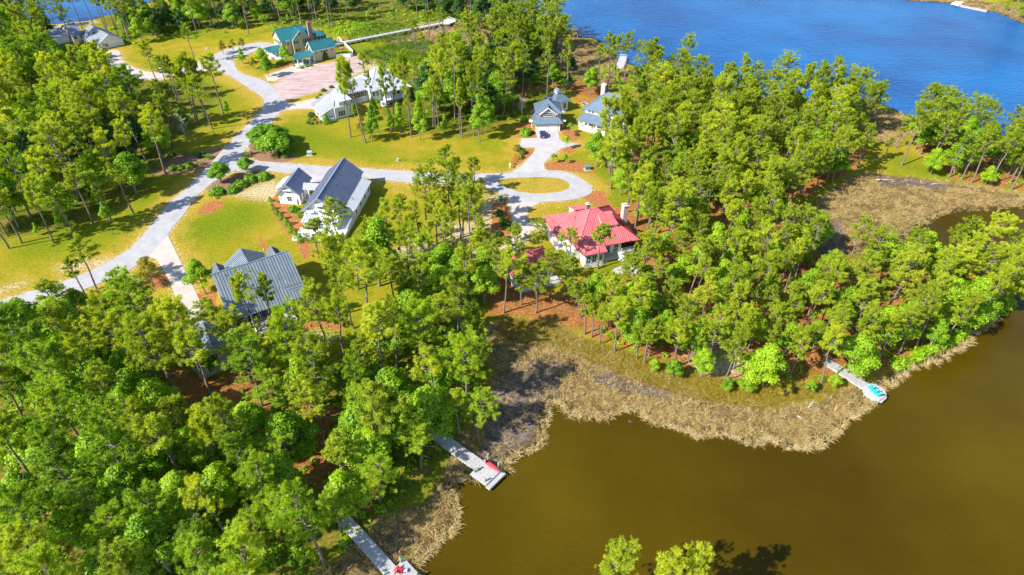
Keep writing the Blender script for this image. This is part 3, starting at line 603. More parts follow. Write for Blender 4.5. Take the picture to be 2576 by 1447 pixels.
for x in (1.9, 14.3): roof(h, [([(x - 1.4, 6.5, 6.2), (x, 6.5, 7.5), (x, 2.6, 7.5), (x - 1.4, 4.8, 6.2)], (0, 1, 0)), ([(x + 1.4, 6.5, 6.2), (x + 1.4, 4.8, 6.2), (x, 2.6, 7.5), (x, 6.5, 7.5)], (0, 1, 0))], M['r_grey'], .5, True, name='dormer_roof')
roof(h, [([(-.3, -10.3, 3.2), (17.3, -10.3, 3.2), (11.6, -6.9, 5.25), (5.4, -6.9, 5.25)], (1, 0, 0)), ([(17.3, -10.3, 3.2), (17.3, -6.9, 5.05), (11.6, -6.9, 5.25)], (0, 1, 0)), ([(-.3, -10.3, 3.2), (5.4, -6.9, 5.25), (-.3, -6.9, 5.05)], (0, 1, 0))], M['r_grey'], .62, True, name='porch_roof')
roof(h, [([(6.4, -5.6, 6.05), (10.0, -5.6, 6.05), (9.3, -2.2, 7.85), (7.1, -2.2, 7.85)], (1, 0, 0))], M['r_grey'], .62, True, name='dormer_roof')
MB().box(6.7, 9.7, -5.4, -2.4, 4.4, 6.0).build('dormer_wall', M['greysid'], h); window(h, 's', 8.2, -5.43, 5.4, 1.6, .8, 3, 1)
for x in (.2, 3.2, 6, 9, 12, 14.6, 16.6): column(h, x, -9.9, .9, 3.15, .24, 'utilg')
MB().box(-.2, 17, -10.1, -6.8, 0, .9).build('porch_floor', M['wood'], h)
for x in (1.7, 4.6, 7.5, 10.5, 13.3, 15.6): window(h, 's', x, -9.85, 2.1, 2.0, 2.0, 2, 2, m='utilg', g='dark', fr=.06)
for y in (-8.6,): window(h, 'e', 16.75, y, 2.1, 2.0, 2.0, 2, 2, m='utilg', g='dark', fr=.06)
for y in (-4, 0, 4): window(h, 'w', .37, y, 2.2, 1, 1.6); window(h, 'e', 16.43, y, 2.2, 1, 1.6)
MB().box(2.8, 3.7, -4.3, -3.4, 5.9, 7.55).build('roof_box', M['yellow'], h); vent(h, 2.6, -1.2, 8.3); vent(h, 12.8, 8, 6, 'trim', .3)
MB().box(4, 12.5, -15, -10.3, 0, .7).build('deck', M['wood'], h)
for a, b in (((4, -15), (12.5, -15)), ((4, -15), (4, -10.3)), ((12.5, -15), (12.5, -10.3))): rail(h, a, b, .7)
steps(h, 7, 9, -15, -1, .65, 4, m='wood')

h = thing('carriage_house', 'grey carriage house with gable roof half hidden under pines below the grey house', 'house', (-57.9, 94.6, 0), R_(32.1))
gwalls(MB(), -4, 4, 0, 9, 3.2, 6.2).build('wall', M['greysid'], h)
rf = roof(h, gable(-4, 4, 0, 9, 3.2, 6.2), M['r_grey'], .62, True); ridge(h, rf, [((0, -.4, 6.2), (0, 9.4, 6.2))], M['r_grey'])
window(h, 's', 0, -.03, 4.3, .9, 1.2); window(h, 's', -1.5, -.03, 1.6, 1.2, 1.4, 2, 2); window(h, 's', 1.5, -.03, 1.6, 1.2, 1.4, 2, 2)
MB().box(-4.1, 4.1, -.1, 9.1, 0, .4).build('foundation', M['found'], h); door(h, 'w', -4.1, 5, .1, 2.4, 2.2)

# --- red roofed house
h = thing('red_roofed_house', 'white house under a big red hip roof with a tall brick chimney', 'house', (20.0, 141.5, 0), R_(18))
w = MB(); walls(w, -8, 8, -7.8, 7.8, 4.1); walls(w, -6.2, -1.2, -10.4, -7.8, 4.0); w.build('wall', M['white'], h)
A = (-1.0, 0, 9.3); B = (1.0, .2, 9.3); NW, SW, SE, NE = (-9.2, 8.4, 4), (-7.6, -8.4, 4), (8.8, -8.9, 4), (8.6, 8.4, 4)
rf = roof(h, [([SW, SE, B, A], (1, 0, 0)), ([SE, NE, B], (0, 1, 0)), ([NE, NW, A, B], (1, 0, 0)), ([NW, SW, A], (0, 1, 0))], M['r_red'], .5, True)
ridge(h, rf, [(A, B), (A, SW), (A, NW), (B, SE), (B, NE)], M['r_red'])
rf = roof(h, [([(-6.9, -11, 3.9), (-3.1, -6.4, 6.5), (-7.2, -7.9, 4.35)], (0, 1, 0)), ([(-6.9, -11, 3.9), (-.6, -11, 3.9), (-.6, -8.6, 4.6), (-3.1, -6.4, 6.5)], (1, 0, 0))], M['r_red'], .5, True, name='wing_roof'); ridge(h, rf, [((-6.9, -11, 3.9), (-3.1, -6.4, 6.5))], M['r_red'])
rf = roof(h, [([(.4, -5.2, 7.1), (4.6, -5.2, 7.1), (4.0, -1.2, 8.75), (.6, -1.2, 8.75)], (1, 0, 0))], M['r_red'], .5, True, name='dormer_roof')
MB().prism([(.6, -5, 5.4), (.6, -5, 7.05), (.6, -1.4, 8.5)], (3.8, 0, 0)).build('dormer_wall', M['white'], h); window(h, 's', 2.5, -5.03, 6.4, 2.2, .8, 4, 1)
roof(h, [([(-4.0, 6.2, 7.2), (-.6, 6.2, 7.2), (-.6, 1.4, 8.9), (-4.0, 2.2, 8.5)], (1, 0, 0))], M['r_red'], .5, True, name='dormer_roof')
MB().prism([(-3.8, 6, 5.0), (-3.8, 6, 7.1), (-3.8, 2.6, 8.2)], (3.0, 0, 0)).build('dormer_wall', M['white'], h)
rf = roof(h, [([(-10.0, 8.6, 3.6), (-8.6, 8.0, 4.3), (-7.7, -1.5, 4.3), (-10.0, -1.5, 3.6)], (0, 1, 0))], M['r_red'], .5, True, name='porch_roof')
for y in (8, 4.8, 1.6, -1.2): column(h, -9.6, y, .3, 3.55)
MB().box(-9.9, -8, -1.6, 8.2, 0, .3).build('porch_floor', M['concrete'], h)
for y in (6, 3, 0, -3.5, -6): window(h, 'w', -8.03, y, 2.2, 1, 1.8)
for x in (-5.2, -3.7, -2.2): window(h, 's', x, -10.43, 2.1, 1.1, 2.2, 2, 2, g='teal_glass', m='bluewhite')
for x in (1, 3.2): window(h, 's', x, -7.83, 2.1, 1.1, 2.0)
MB().box(4.6, 8.2, -8.1, -7.85, .9, 3.6).build('screen', M['dark'], h); rail(h, (4.6, -8.2), (8.2, -8.2), .9); MB().box(-1.2, 8.2, -9.6, -7.8, 0, .85).build('terrace', M['concrete'], h)
steps(h, 3, 4.6, -9.6, -1, .8, 4); rail(h, (-6.3, -11.4), (-.8, -11.4), .3)
chimney(h, 10.0, 2.3, 0, 7.2, 1.3, 1.5, 'pale_brick'); chimney(h, -.9, 1.4, 7.5, 10.0, .9, .9, 'brickdk')
for x, y, z in ((-4.5, .5, 7.2), (-5.5, -3, 6.2)): vent(h, x, y, z)

h = thing('red_roofed_garage', 'small white garage with a dark shaded red roof beneath pine branches', 'garage', (3.6, 127.2, 0), R_(21))
walls(MB(), -5, 5, -3.6, 4, 3.4).build('wall', M['bluewhite'], h)
rf = roof(h, hip(-5, 5, -3.6, 4, 3.3, 6.0, (-2, .2), (2, .2)), M['r_red'], .5, True); ridge(h, rf, [((-2, .2, 6), (2, .2, 6)), ((2, .2, 6), (5.5, -4.1, 3.3)), ((-2, .2, 6), (-5.5, -4.1, 3.3))], M['r_red'])
rf = roof(h, [([(.3, -4.3, 4.1), (1.6, -4.3, 5.2), (1.6, -1.2, 5.2), (.3, -2.8, 4.1)], (0, 1, 0)), ([(2.9, -4.3, 4.1), (2.9, -2.8, 4.1), (1.6, -1.2, 5.2), (1.6, -4.3, 5.2)], (0, 1, 0))], M['r_red'], .5, name='dormer_roof')
gwalls(MB(), .5, 2.7, -4.0, -2, 4.1, 5.1).build('dormer_wall', M['white'], h)
for x in (-3, 0, 3): window(h, 's', x, -3.63, 1.8, 1, 1.4)
for y in (-1.5, 1.5): window(h, 'w', -5.03, y, 1.8, 1, 1.4)
MB().box(-4.5, 6, -6.4, -3.6, 0, .5).build('deck', M['wood'], h); rail(h, (-4.5, -6.3), (6, -6.3), .5)

# --- blue roofed garage with pavilion
h = thing('blue_roofed_garage', 'tan two storey garage with blue metal roofs and two white doors', 'garage', (11.9, 206.2, 0), R_(3))
w = MB(); walls(w, -4.0, 4.0, 0, 10.5, 2.9); walls(w, -3.6, 4.4, 2.3, 10.2, 5.2); gwalls(w, -2.6, 2.7, 1.7, 5, 5.0, 7.3); w.build('wall', M['tan'], h)
rf = roof(h, hip(-3.6, 4.4, 2.3, 10.2, 5.2, 8.4, (.3, 6.0), (.3, 6.4)), M['r_blue'], .5); ridge(h, rf, [((.3, 6.2, 8.4), (-4.1, 1.8, 5.2)), ((.3, 6.2, 8.4), (4.9, 1.8, 5.2)), ((.3, 6.2, 8.4), (4.9, 10.7, 5.2))], M['r_blue'])
rf = roof(h, [([(-3.1, 1.3, 5.1), (.05, 1.3, 7.5), (.05, 5.4, 7.5), (-3.1, 2.6, 5.1)], (0, 1, 0)), ([(3.2, 1.3, 5.1), (3.2, 2.6, 5.1), (.05, 5.4, 7.5), (.05, 1.3, 7.5)], (0, 1, 0))], M['r_blue'], .5, name='gable_roof')
ridge(h, rf, [((.05, 1.3, 7.5), (.05, 5.0, 7.5))], M['r_blue'])
t = MB()
for sx, xe in ((-1, -3.1), (1, 3.2)): t.beam((xe, 1.27, 4.98), (.05, 1.27, 7.36), .12, .25)
t.build('bargeboard', M['trim'], h)
roof(h, [([(-4.9, -.7, 2.75), (4.9, -.7, 2.75), (3.2, 2.3, 4.3), (-3.2, 2.3, 4.3)], (1, 0, 0)), ([(-4.9, -.7, 2.75), (-3.2, 2.3, 4.3), (-3.6, 9.5, 4.0), (-4.9, 9.5, 2.75)], (0, 1, 0)), ([(4.9, -.7, 2.75), (4.9, 4, 2.75), (4.4, 4, 3.2), (3.2, 2.3, 4.3)], (0, 1, 0))], M['r_blue'], .5, name='skirt_roof')
window(h, 's', .05, 1.67, 5.1, 2.5, 1.3, 6, 2)
for x in (-1.95, 1.75):
    d = MB().box(x - 1.55, x + 1.55, -.06, .04, .05, 2.25)
    for i in range(4): d.box(x - 1.45, x + 1.45, -.085, -.05, .15 + i * .53, .58 + i * .53)
    o = d.build('garage_door', M['trim'], h); MB().box(x - .1, x + .1, -.12, -.08, .3, .36).build('handle', M['black'], o)
for x in (-3.8, -.1, 3.75): MB().box(x - .18, x + .18, -.09, .02, 0, 2.7).build('trim_board', M['trim'], h)
for x in (-5.2, 5.2): MB().box(x - .9, x + .9, 2.0, 3.6, 2.3, 2.5).box(x - .06, x + .06, 2.1, 2.25, 0, 2.3).box(x - .06, x + .06, 3.3, 3.45, 0, 2.3).build('pergola', M['trim'], h)
window(h, 'e', 4.43, 6, 4.2, 1, 1.2)

h = thing('blue_roofed_pavilion', 'square pavilion with blue pyramid roof and cupola behind the tan garage', 'pavilion', (15.8, 224.2, 0), R_(33))
walls(MB(), -2.7, 2.7, -2.7, 2.7, 3.9).build('wall', M['white'], h)
rf = roof(h, hip(-2.7, 2.7, -2.7, 2.7, 3.8, 6.7, (0, 0), (0, 0), .8), M['r_blue'], .5)
MB().box(-.8, .8, -.8, .8, 5.6, 7.0).build('cupola_wall', M['trim'], h)
roof(h, gable(-.8, .8, -.8, .8, 6.9, 7.7, ov=.25, oe=.25), M['r_blue'], .5, name='cupola_roof')
for x in (-1.3, 1.3): window(h, 's', x, -2.73, 2.0, 1.1, 1.8); window(h, 'e', 2.73, x, 2.0, 1.1, 1.8)
steps(h, -1.2, 1.2, -2.7, -1, .8, 4)

# --- cream house with blue roofs
h = thing('cream_house', 'cream house with blue metal roofs and white porch behind tall pines', 'house', (22.0, 207.6, 0), R_(-32))
w = MB(); walls(w, .6, 15, 3.2, 16, 6.4); walls(w, -.4, 3, 5, 12, 3.6); w.build('wall', M['white'], h)
rf = roof(h, hip(.6, 15, 3.2, 16, 6.3, 10.6, (5.5, 9.6), (11, 9.6), .7), M['r_blue'], .5); ridge(h, rf, [((5.5, 9.6, 10.6), (11, 9.6, 10.6)), ((5.5, 9.6, 10.6), (-.1, 2.5, 6.3)), ((11, 9.6, 10.6), (15.7, 2.5, 6.3))], M['r_blue'])
roof(h, [([(-.6, -.6, 3.4), (14, -.6, 3.4), (13, 3.2, 5.0), (.8, 3.2, 5.0)], (1, 0, 0)), ([(-.6, -.6, 3.4), (.8, 3.2, 5.0), (.8, 5, 5.0), (-.6, 5, 3.4)], (0, 1, 0))], M['r_blue'], .5, name='porch_roof')
roof(h, [([(-2.4, 4.8, 3.6), (.6, 4.8, 5.0), (.6, 12.2, 5.0), (-2.4, 12.2, 3.6)], (0, 1, 0))], M['r_blue'], .5, name='side_roof')
MB().box(.3, 13.6, 0, 3.2, 0, 1.0).build('porch_floor', M['trim'], h)
for x in (.3, 3.4, 6.5, 9.6, 13.4): column(h, x, .1, 1, 3.4, .36)
for a in (.3, 3.4, 6.5): rail(h, (a + .2, .1), (a + 2.9, .1), 1)
rail(h, (.3, .1), (.3, 3.1), 1)
for x in (2.2, 3.4): window(h, 's', x, 3.17, 5.7, .8, 1.1, 2, 2)
for x in (2.4, 5.5, 8): window(h, 's', x, 3.17, 2.3, 1, 1.6)
c_ = BG(1395, 92, 11.0); cl = Matrix.Rotation(R_(32), 3, 'Z') @ (Vector(c_) - Vector((22.0, 207.6, 0)))
chimney(h, cl.x, cl.y, 0, 11.0, 1.4, 1.3, 'pale_brick', 'trim')

# --- tin roofed cottage and house
h = thing('tin_roofed_cottage', 'small pale cottage with a bright tin roof and dark shutters by the gravel lot', 'house', (-60.0, 214.9, 0), R_(36))
w = MB(); walls(w, 0, 6.6, 0, 9, 4.3); w.prism([(-4, 1.0, 0), (0, 1.0, 0), (0, 1.0, 4.4), (-4, 1.0, 2.75)], (0, 7, 0)); walls(w, 1.8, 6.2, -.05, 4, 6.3); w.build('wall', M['bluewhite'], h)
rf = roof(h, [([(-4.6, .6, 2.6), (0, .6, 4.45), (4.2, 6.0, 8.0), (4.2, 7.2, 8.0), (-4.6, 8.4, 2.6)], (0, 1, 0)), ([(-.1, -.5, 4.3), (7.2, -.5, 4.3), (4.2, 6.0, 8.0)], (1, 0, 0)), ([(7.2, -.5, 4.3), (7.2, 9.5, 4.3), (4.2, 7.2, 8.0), (4.2, 6.0, 8.0)], (0, 1, 0)), ([(7.2, 9.5, 4.3), (-4.6, 8.4, 2.6), (4.2, 7.2, 8.0)], (1, 0, 0))], M['r_white'], .5)
roof(h, [([(1.5, -.6, 6.1), (6.5, -.6, 6.1), (5.9, 4.2, 7.35), (2.2, 4.2, 7.35)], (1, 0, 0))], M['r_white'], .5, name='dormer_roof')
window(h, 's', 4.2, -.09, 5.2, .9, 1.2, 1, 2); window(h, 's', 2.4, -.09, 1.9, 1.1, 1.6, 2, 2, True); window(h, 's', 5.6, -.09, 2.0, .7, 1.1)
for y in (2.6, 5.6): window(h, 'w', -4.03, y, 1.6, 1, 1.2, 2, 2, True)
MB().box(-.1, 6.7, -.12, .2, 0, .5).build('foundation', M['found'], h)

h = thing('tin_roofed_house', 'raised white house with broad pale tin hip roofs and a white chimney', 'house', (-45.0, 229.0, 0), R_(36))
w = MB(); walls(w, 0, 9.2, 0, 6, 4.7, 0); walls(w, -4, 9.2, 3, 17, 4.7); walls(w, -12, -4, 6, 14, 4.7); w.build('wall', M['bluewhite'], h)
rf = roof(h, hip(-4, 9.2, 3, 17, 4.6, 9.6, (2.0, 10), (3.2, 10), .7), M['r_white'], .55); ridge(h, rf, [((2, 10, 9.6), (-4.7, 2.3, 4.6)), ((3.2, 10, 9.6), (9.9, 2.3, 4.6))], M['r_white'])
rf = roof(h, hip(-.6, 9.2, -1.2, 6, 4.6, 7.9, (3.4, 5.4), (5.6, 5.4), .6), M['r_white'], .55, name='wing_roof'); ridge(h, rf, [((3.4, 5.4, 7.9), (-1.2, -1.8, 4.6)), ((5.6, 5.4, 7.9), (9.8, -1.8, 4.6))], M['r_white'])
roof(h, hip(-12, -3, 6, 14, 4.6, 7.6, (-8, 10), (-4, 10), .6), M['r_white'], .55, name='west_roof')
chimney(h, 4.4, 7.4, 6, 10.4, .9, .9, 'trim', 'trim')
for x in (3.4, 5.2, 7.0): window(h, 's', x, -.03, 3.3, 1.1, 1.6, 1, 2)
MB().box(8.0, 9.25, -.08, .1, 1.6, 4.4).build('screen', M['dark'], h)
for x in (-.4, 9.1): column(h, x, -1.0, 1.6, 4.6, .26)
column(h, 1.6, -1.0, 1.6, 4.6, .26)
MB().box(-.6, 9.3, -1.3, 0, 1.3, 1.6).build('porch_floor', M['trim'], h)
for x in (.6, 3.4, 6.2, 8.8): MB().box(x - .4, x + .4, -1.2, -.6, 0, 1.3).build('pier', M['found'], h)
steps(h, -2.2, -.6, -.2, -1, 1.5, 6)
for x in (-3, -1.5): window(h, 's', x, 2.97, 3.2, .9, 1.6)
for x in (-10.4, -8, -5.6): window(h, 's', x, 5.97, 3.1, 1, 1.7, 2, 2, True)

# --- teal roofed carriage house and main house
h = thing('teal_roofed_annex', 'cream annex with a teal metal roof and an ivy covered garage bay', 'house', (-80.4, 271.6, 0), R_(37.5))
w = MB(); w.prism([(0, 0, 0), (0, 5.4, 0), (0, 5.4, 5.0), (0, 2.7, 7.3), (0, 0, 5.0)], (9.5, 0, 0)); w.build('wall', M['cream'], h)
rf = roof(h, gable(0, 9.5, 0, 5.4, 5.0, 7.5, 'x', .6, .5), M['r_teal'], .5); ridge(h, rf, [((-.6, 2.7, 7.5), (10.1, 2.7, 7.5))], M['r_teal'])
MB().beam((-.62, -.5, 4.4), (-.62, 2.7, 7.36), .1, .22).beam((-.62, 5.9, 4.4), (-.62, 2.7, 7.36), .1, .22).box(-.6, 10.1, -.56, -.5, 4.35, 4.55).build('bargeboard', M['trim'], h)
window(h, 's', 1.2, -.03, 3.9, .7, 1.5, 1, 2)
for x in (3.6, 4.7, 5.8): window(h, 's', x, -.03, 3.9, .85, 1.5, 1, 2)
window(h, 's', 8.0, -.03, 3.9, .7, 1.5, 1, 2); window(h, 'w', -.03, 2.7, 4.6, .8, 1.2, 2, 2, True)
MB().box(-.05, 9.55, -.1, 5.5, 0, .5).build('foundation', M['found'], h)
roof(h, [([(-7.9, -1.2, 3.1), (.2, -1.2, 3.1), (.2, 1.9, 4.5), (-3.6, 1.9, 4.5)], (1, 0, 0)), ([(-7.9, -1.2, 3.1), (-3.6, 1.9, 4.5), (-7.9, 5, 3.1)], (0, 1, 0)), ([(-7.9, 5, 3.1), (-3.6, 1.9, 4.5), (.2, 1.9, 4.5), (.2, 5, 3.1)], (1, 0, 0))], M['r_teal'], .5, name='porch_roof')
for x, y in ((-7.3, -.7), (-5.3, -.7), (-2.4, -.7), (-.4, -.7), (-7.3, 4.4), (-4, 4.4)): column(h, x, y, 0, 3.05, .34)
MB().box(-7.7, 0, -1, 4.7, 0, .15).build('porch_floor', M['concrete'], h); door(h, 'w', -.05, 2.4, .15, 1.4, 2.2)

h = thing('teal_roofed_house', 'cream two storey house with teal metal roofs, dark shutters and a brick chimney', 'house', (-94.9, 278.8, 0), R_(37.5))
w = MB(); w.prism([(0, 0, 0), (0, 9, 0), (0, 9, 6.2), (0, 4.5, 9.5), (0, 0, 6.2)], (11, 0, 0)); gwalls(w, 4.2, 11, -1.6, 4, 6.2, 9.3); walls(w, 11, 19, 3.5, 11, 5.0); walls(w, 1.5, 3.4, -.6, 0, 6.0); w.build('wall', M['cream'], h)
rf = roof(h, gable(0, 11, 0, 9, 6.2, 9.7, 'x', .5, .5), M['r_teal'], .5); ridge(h, rf, [((-.5, 4.5, 9.7), (11.5, 4.5, 9.7))], M['r_teal'])
rf = roof(h, [([(3.7, -2.1, 5.9), (7.6, -2.1, 9.5), (7.6, 4.3, 9.5), (3.7, -.4, 5.9)], (0, 1, 0)), ([(11.5, -2.1, 5.9), (11.5, -.4, 5.9), (7.6, 4.3, 9.5), (7.6, -2.1, 9.5)], (0, 1, 0))], M['r_teal'], .5, name='gable_roof'); ridge(h, rf, [((7.6, -2.1, 9.5), (7.6, 4.2, 9.5))], M['r_teal'])
MB().beam((3.7, -2.13, 5.8), (7.6, -2.13, 9.36), .1, .24).beam((11.5, -2.13, 5.8), (7.6, -2.13, 9.36), .1, .24).build('bargeboard', M['trim'], h)
roof(h, hip(11, 18, 3.5, 11, 4.9, 7.6, (13, 7.2), (15.5, 7.2), .5), M['r_teal'], .5, name='wing_roof')
rf = roof(h, hip(16.5, 20.6, 2.4, 6.4, 4.4, 6.2, (18.5, 4.4), (18.5, 4.4), .4), M['r_teal'], .5, name='sunroom_roof')
for i in range(3): window(h, 's', 17.3 + i * 1.3, 2.37, 2.9, 1.15, 2.6, 2, 2, g='dark', fr=.07)
for i in range(2): window(h, 'e', 20.63, 3.4 + i * 1.5, 2.9, 1.2, 2.6, 2, 2, g='dark', fr=.07)
MB().box(16.6, 20.6, 2.4, 6.4, 0, 4.4).build('sunroom_wall', M['cream'], h)
window(h, 's', 7.6, -1.63, 7.9, .9, .9, 2, 2); window(h, 's', 5.6, -1.63, 5.0, .8, 1.2, 2, 2, True); window(h, 's', 9.7, -1.63, 4.9, .9, 1.8, 2, 2, True); window(h, 's', 5.8, -1.63, 1.8, .8, 1.2, 2, 2, True)
window(h, 's', 2.45, -.63, 4.8, .9, 1.2, 2, 2)
for x in (12.3, 14.8): window(h, 's', x, 3.47, 3.5, .8, 1.3, 2, 2, True)
for y in (2, 4.5, 7): window(h, 'w', -.03, y, 4.9, .8, 1.5, 2, 2, True); window(h, 'w', -.03, y, 1.9, .8, 1.5, 2, 2, True)
roof(h, [([(8.6, -3.0, 2.9), (11.2, -3.0, 2.9), (11.2, -1.6, 3.5), (8.6, -1.6, 3.5)], (1, 0, 0))], M['r_teal'], .5, name='bay_roof'); MB().box(8.8, 11, -2.7, -1.6, 0, 2.9).build('bay_wall', M['trim'], h); window(h, 's', 9.9, -2.73, 1.9, 1.7, 1.4, 3, 2)
roof(h, [([(-6.0, -.8, 2.9), (.1, -.8, 3.0), (.1, 2.4, 4.2), (-3.2, 2.4, 4.2)], (1, 0, 0)), ([(-6, -.8, 2.9), (-3.2, 2.4, 4.2), (-6, 6, 2.9)], (0, 1, 0)), ([(-6, 6, 2.9), (-3.2, 2.4, 4.2), (.1, 2.4, 4.2), (.1, 6, 2.9)], (1, 0, 0))], M['r_teal'], .5, name='porch_roof')
for x, y in ((-5.6, -.4), (-3.4, -.4), (-1.2, -.4), (-5.6, 2.6), (-5.6, 5.6)): column(h, x, y, .8, 2.95, .3)
MB().box(-5.9, 0, -.7, 5.9, 0, .8).build('porch_floor', M['trim'], h); steps(h, -4.2, -2.0, -.7, -1, .8, 6)
c_ = TH(1050, 112, 11.5); cl = Matrix.Rotation(R_(-37.5), 3, 'Z') @ (Vector(c_) - Vector((-94.9, 278.8, 0)))
chimney(h, cl.x, cl.y, 0, 11.5, 1.5, 1.2, 'brick', 'brick')

# --- house among the trees by the bay
g0 = TL(980, 195, 5.5); g1 = TL(1310, 388, 5.0); d_ = Vector(g1) - Vector(g0); yaw = math.atan2(d_.y, d_.x)
h = thing('grey_gabled_cottage', 'pale grey roofed cottage among pines near the sandy bay shore', 'house', (g0[0], g0[1], 0), yaw); Ln = math.hypot(d_.x, d_.y)
gwalls(MB(), 0.3, Ln, -5, 5, 2.6, 5.4, 'x').build('wall', M['white'], h)
rf = roof(h, gable(.3, Ln, -5, 5, 2.6, 5.6, 'x'), M['r_white'], .5); window(h, 'e', Ln + .03, -2, 1.5, 1, 1.2); window(h, 's', Ln * .5, -5.03, 1.4, 1, 1.2)
MB().box(Ln * .45, Ln * .45 + 1.1, -2.7, -1.6, 3.3, 4.6).build('skylight', M['dark'], h)
g0 = TL(500, 215, 6); g1 = TL(700, 172, 6); d_ = Vector(g1) - Vector(g0); yaw = math.atan2(d_.y, d_.x); Ln = math.hypot(d_.x, d_.y)
h = thing('bayside_house', 'white house with a blue grey metal roof facing the sandy bay shore', 'house', (g0[0], g0[1], 0), yaw)
w = MB(); gwalls(w, .3, Ln, -6, 6, 3.2, 6.1, 'x'); walls(w, -9, .3, -4, 5, 3.2); walls(w, Ln, Ln + 5, -9, -4, 2.8); w.build('wall', M['white'], h)
roof(h, gable(.3, Ln, -6, 6, 3.2, 6.3, 'x'), M['r_navy'], .5); roof(h, hip(-9, .3, -4, 5, 3.2, 5.4, (-6, .5), (-2, .5)), M['r_navy'], .5, name='wing_roof'); roof(h, hip(Ln, Ln + 5, -9, -4, 2.8, 4.2, (Ln + 2, -6.5), (Ln + 3, -6.5)), M['r_navy'], .5, name='porch_roof')
for x in (1.5, 4, 6.5): window(h, 's', x, -6.03, 1.8, 1, 1.4)
# ------------------------------------------------------------------ vegetation
L_PINE = leafmat('pine_needles', (.20, .28, .012), (.43, .52, .020), (.68, .70, .040), .47)
L_FRESH = leafmat('fresh_pine_needles', (.12, .24, .008), (.31, .47, .012), (.56, .64, .026), .46)
L_BROAD = leafmat('broad_leaves', (.12, .27, .006), (.27, .46, .008), (.44, .60, .016), .45)
L_DARK = leafmat('evergreen_leaves', (.025, .085, .014), (.050, .135, .016), (.10, .20, .020), .28)
L_OLIVE = leafmat('olive_leaves', (.20, .21, .012), (.33, .30, .014), (.45, .36, .025), .38)
L_BUSH = leafmat('bush_leaves', (.09, .24, .008), (.18, .37, .010), (.30, .47, .016), .38)
L_YEL = leafmat('yellow_blossom', (.45, .30, .01), (.60, .42, .01), (.70, .52, .02), .30)
L_MARSH = leafmat('marsh_grass', (.30, .27, .06), (.58, .44, .18), (.84, .67, .40), .38)
L_GOLD = leafmat('golden_marsh_grass', (.26, .22, .02), (.46, .34, .03), (.62, .46, .08), .36)
L_REED = leafmat('green_reeds', (.09, .19, .010), (.16, .27, .014), (.27, .33, .03), .35)
L_BARE = M['dead']

def soup(name, V, tint, m, smooth_=False):
    """mesh of loose triangles V (n,3,3) with a tint per triangle"""
    V = np.asarray(V, np.float32); n = len(V)
    me = bpy.data.meshes.new(name); me.vertices.add(3 * n); me.vertices.foreach_set('co', V.ravel())
    me.loops.add(3 * n); me.loops.foreach_set('vertex_index', np.arange(3 * n, dtype=np.int32))
    me.polygons.add(n); me.polygons.foreach_set('loop_start', np.arange(0, 3 * n, 3, dtype=np.int32)); me.update(calc_edges=True)
    a = me.attributes.new('tint', 'FLOAT', 'POINT'); a.data.foreach_set('value', np.repeat(np.clip(tint, 0, 1), 3).astype(np.float32))
    me.materials.append(m); return me
def unit(v): return v / np.maximum(np.linalg.norm(v, axis=-1, keepdims=True), 1e-9)
def sprays(c, d, length, width, r):
    """needle / blade triangles from base points c towards directions d"""
    n = len(c); s = unit(np.cross(d, unit(r.normal(0, .55, (n, 3)) + [-.25, -.15, .9]))) * (np.asarray(width) / 2).reshape(-1, 1)
    return np.stack([c - s, c + s, c + d * np.asarray(length).reshape(-1, 1)], 1)
def leaves(c, nrm, size, r):
    n = len(c); a = unit(np.cross(nrm, unit(r.normal(size=(n, 3))))); b = np.cross(nrm, a); s = np.asarray(size).reshape(-1, 1)
    return np.stack([c - a * s * .5 - b * s * .4, c + a * s * .5 - b * s * .4, c + b * s * .65 + a * s * (r.random((n, 1)) - .5) * .5], 1)
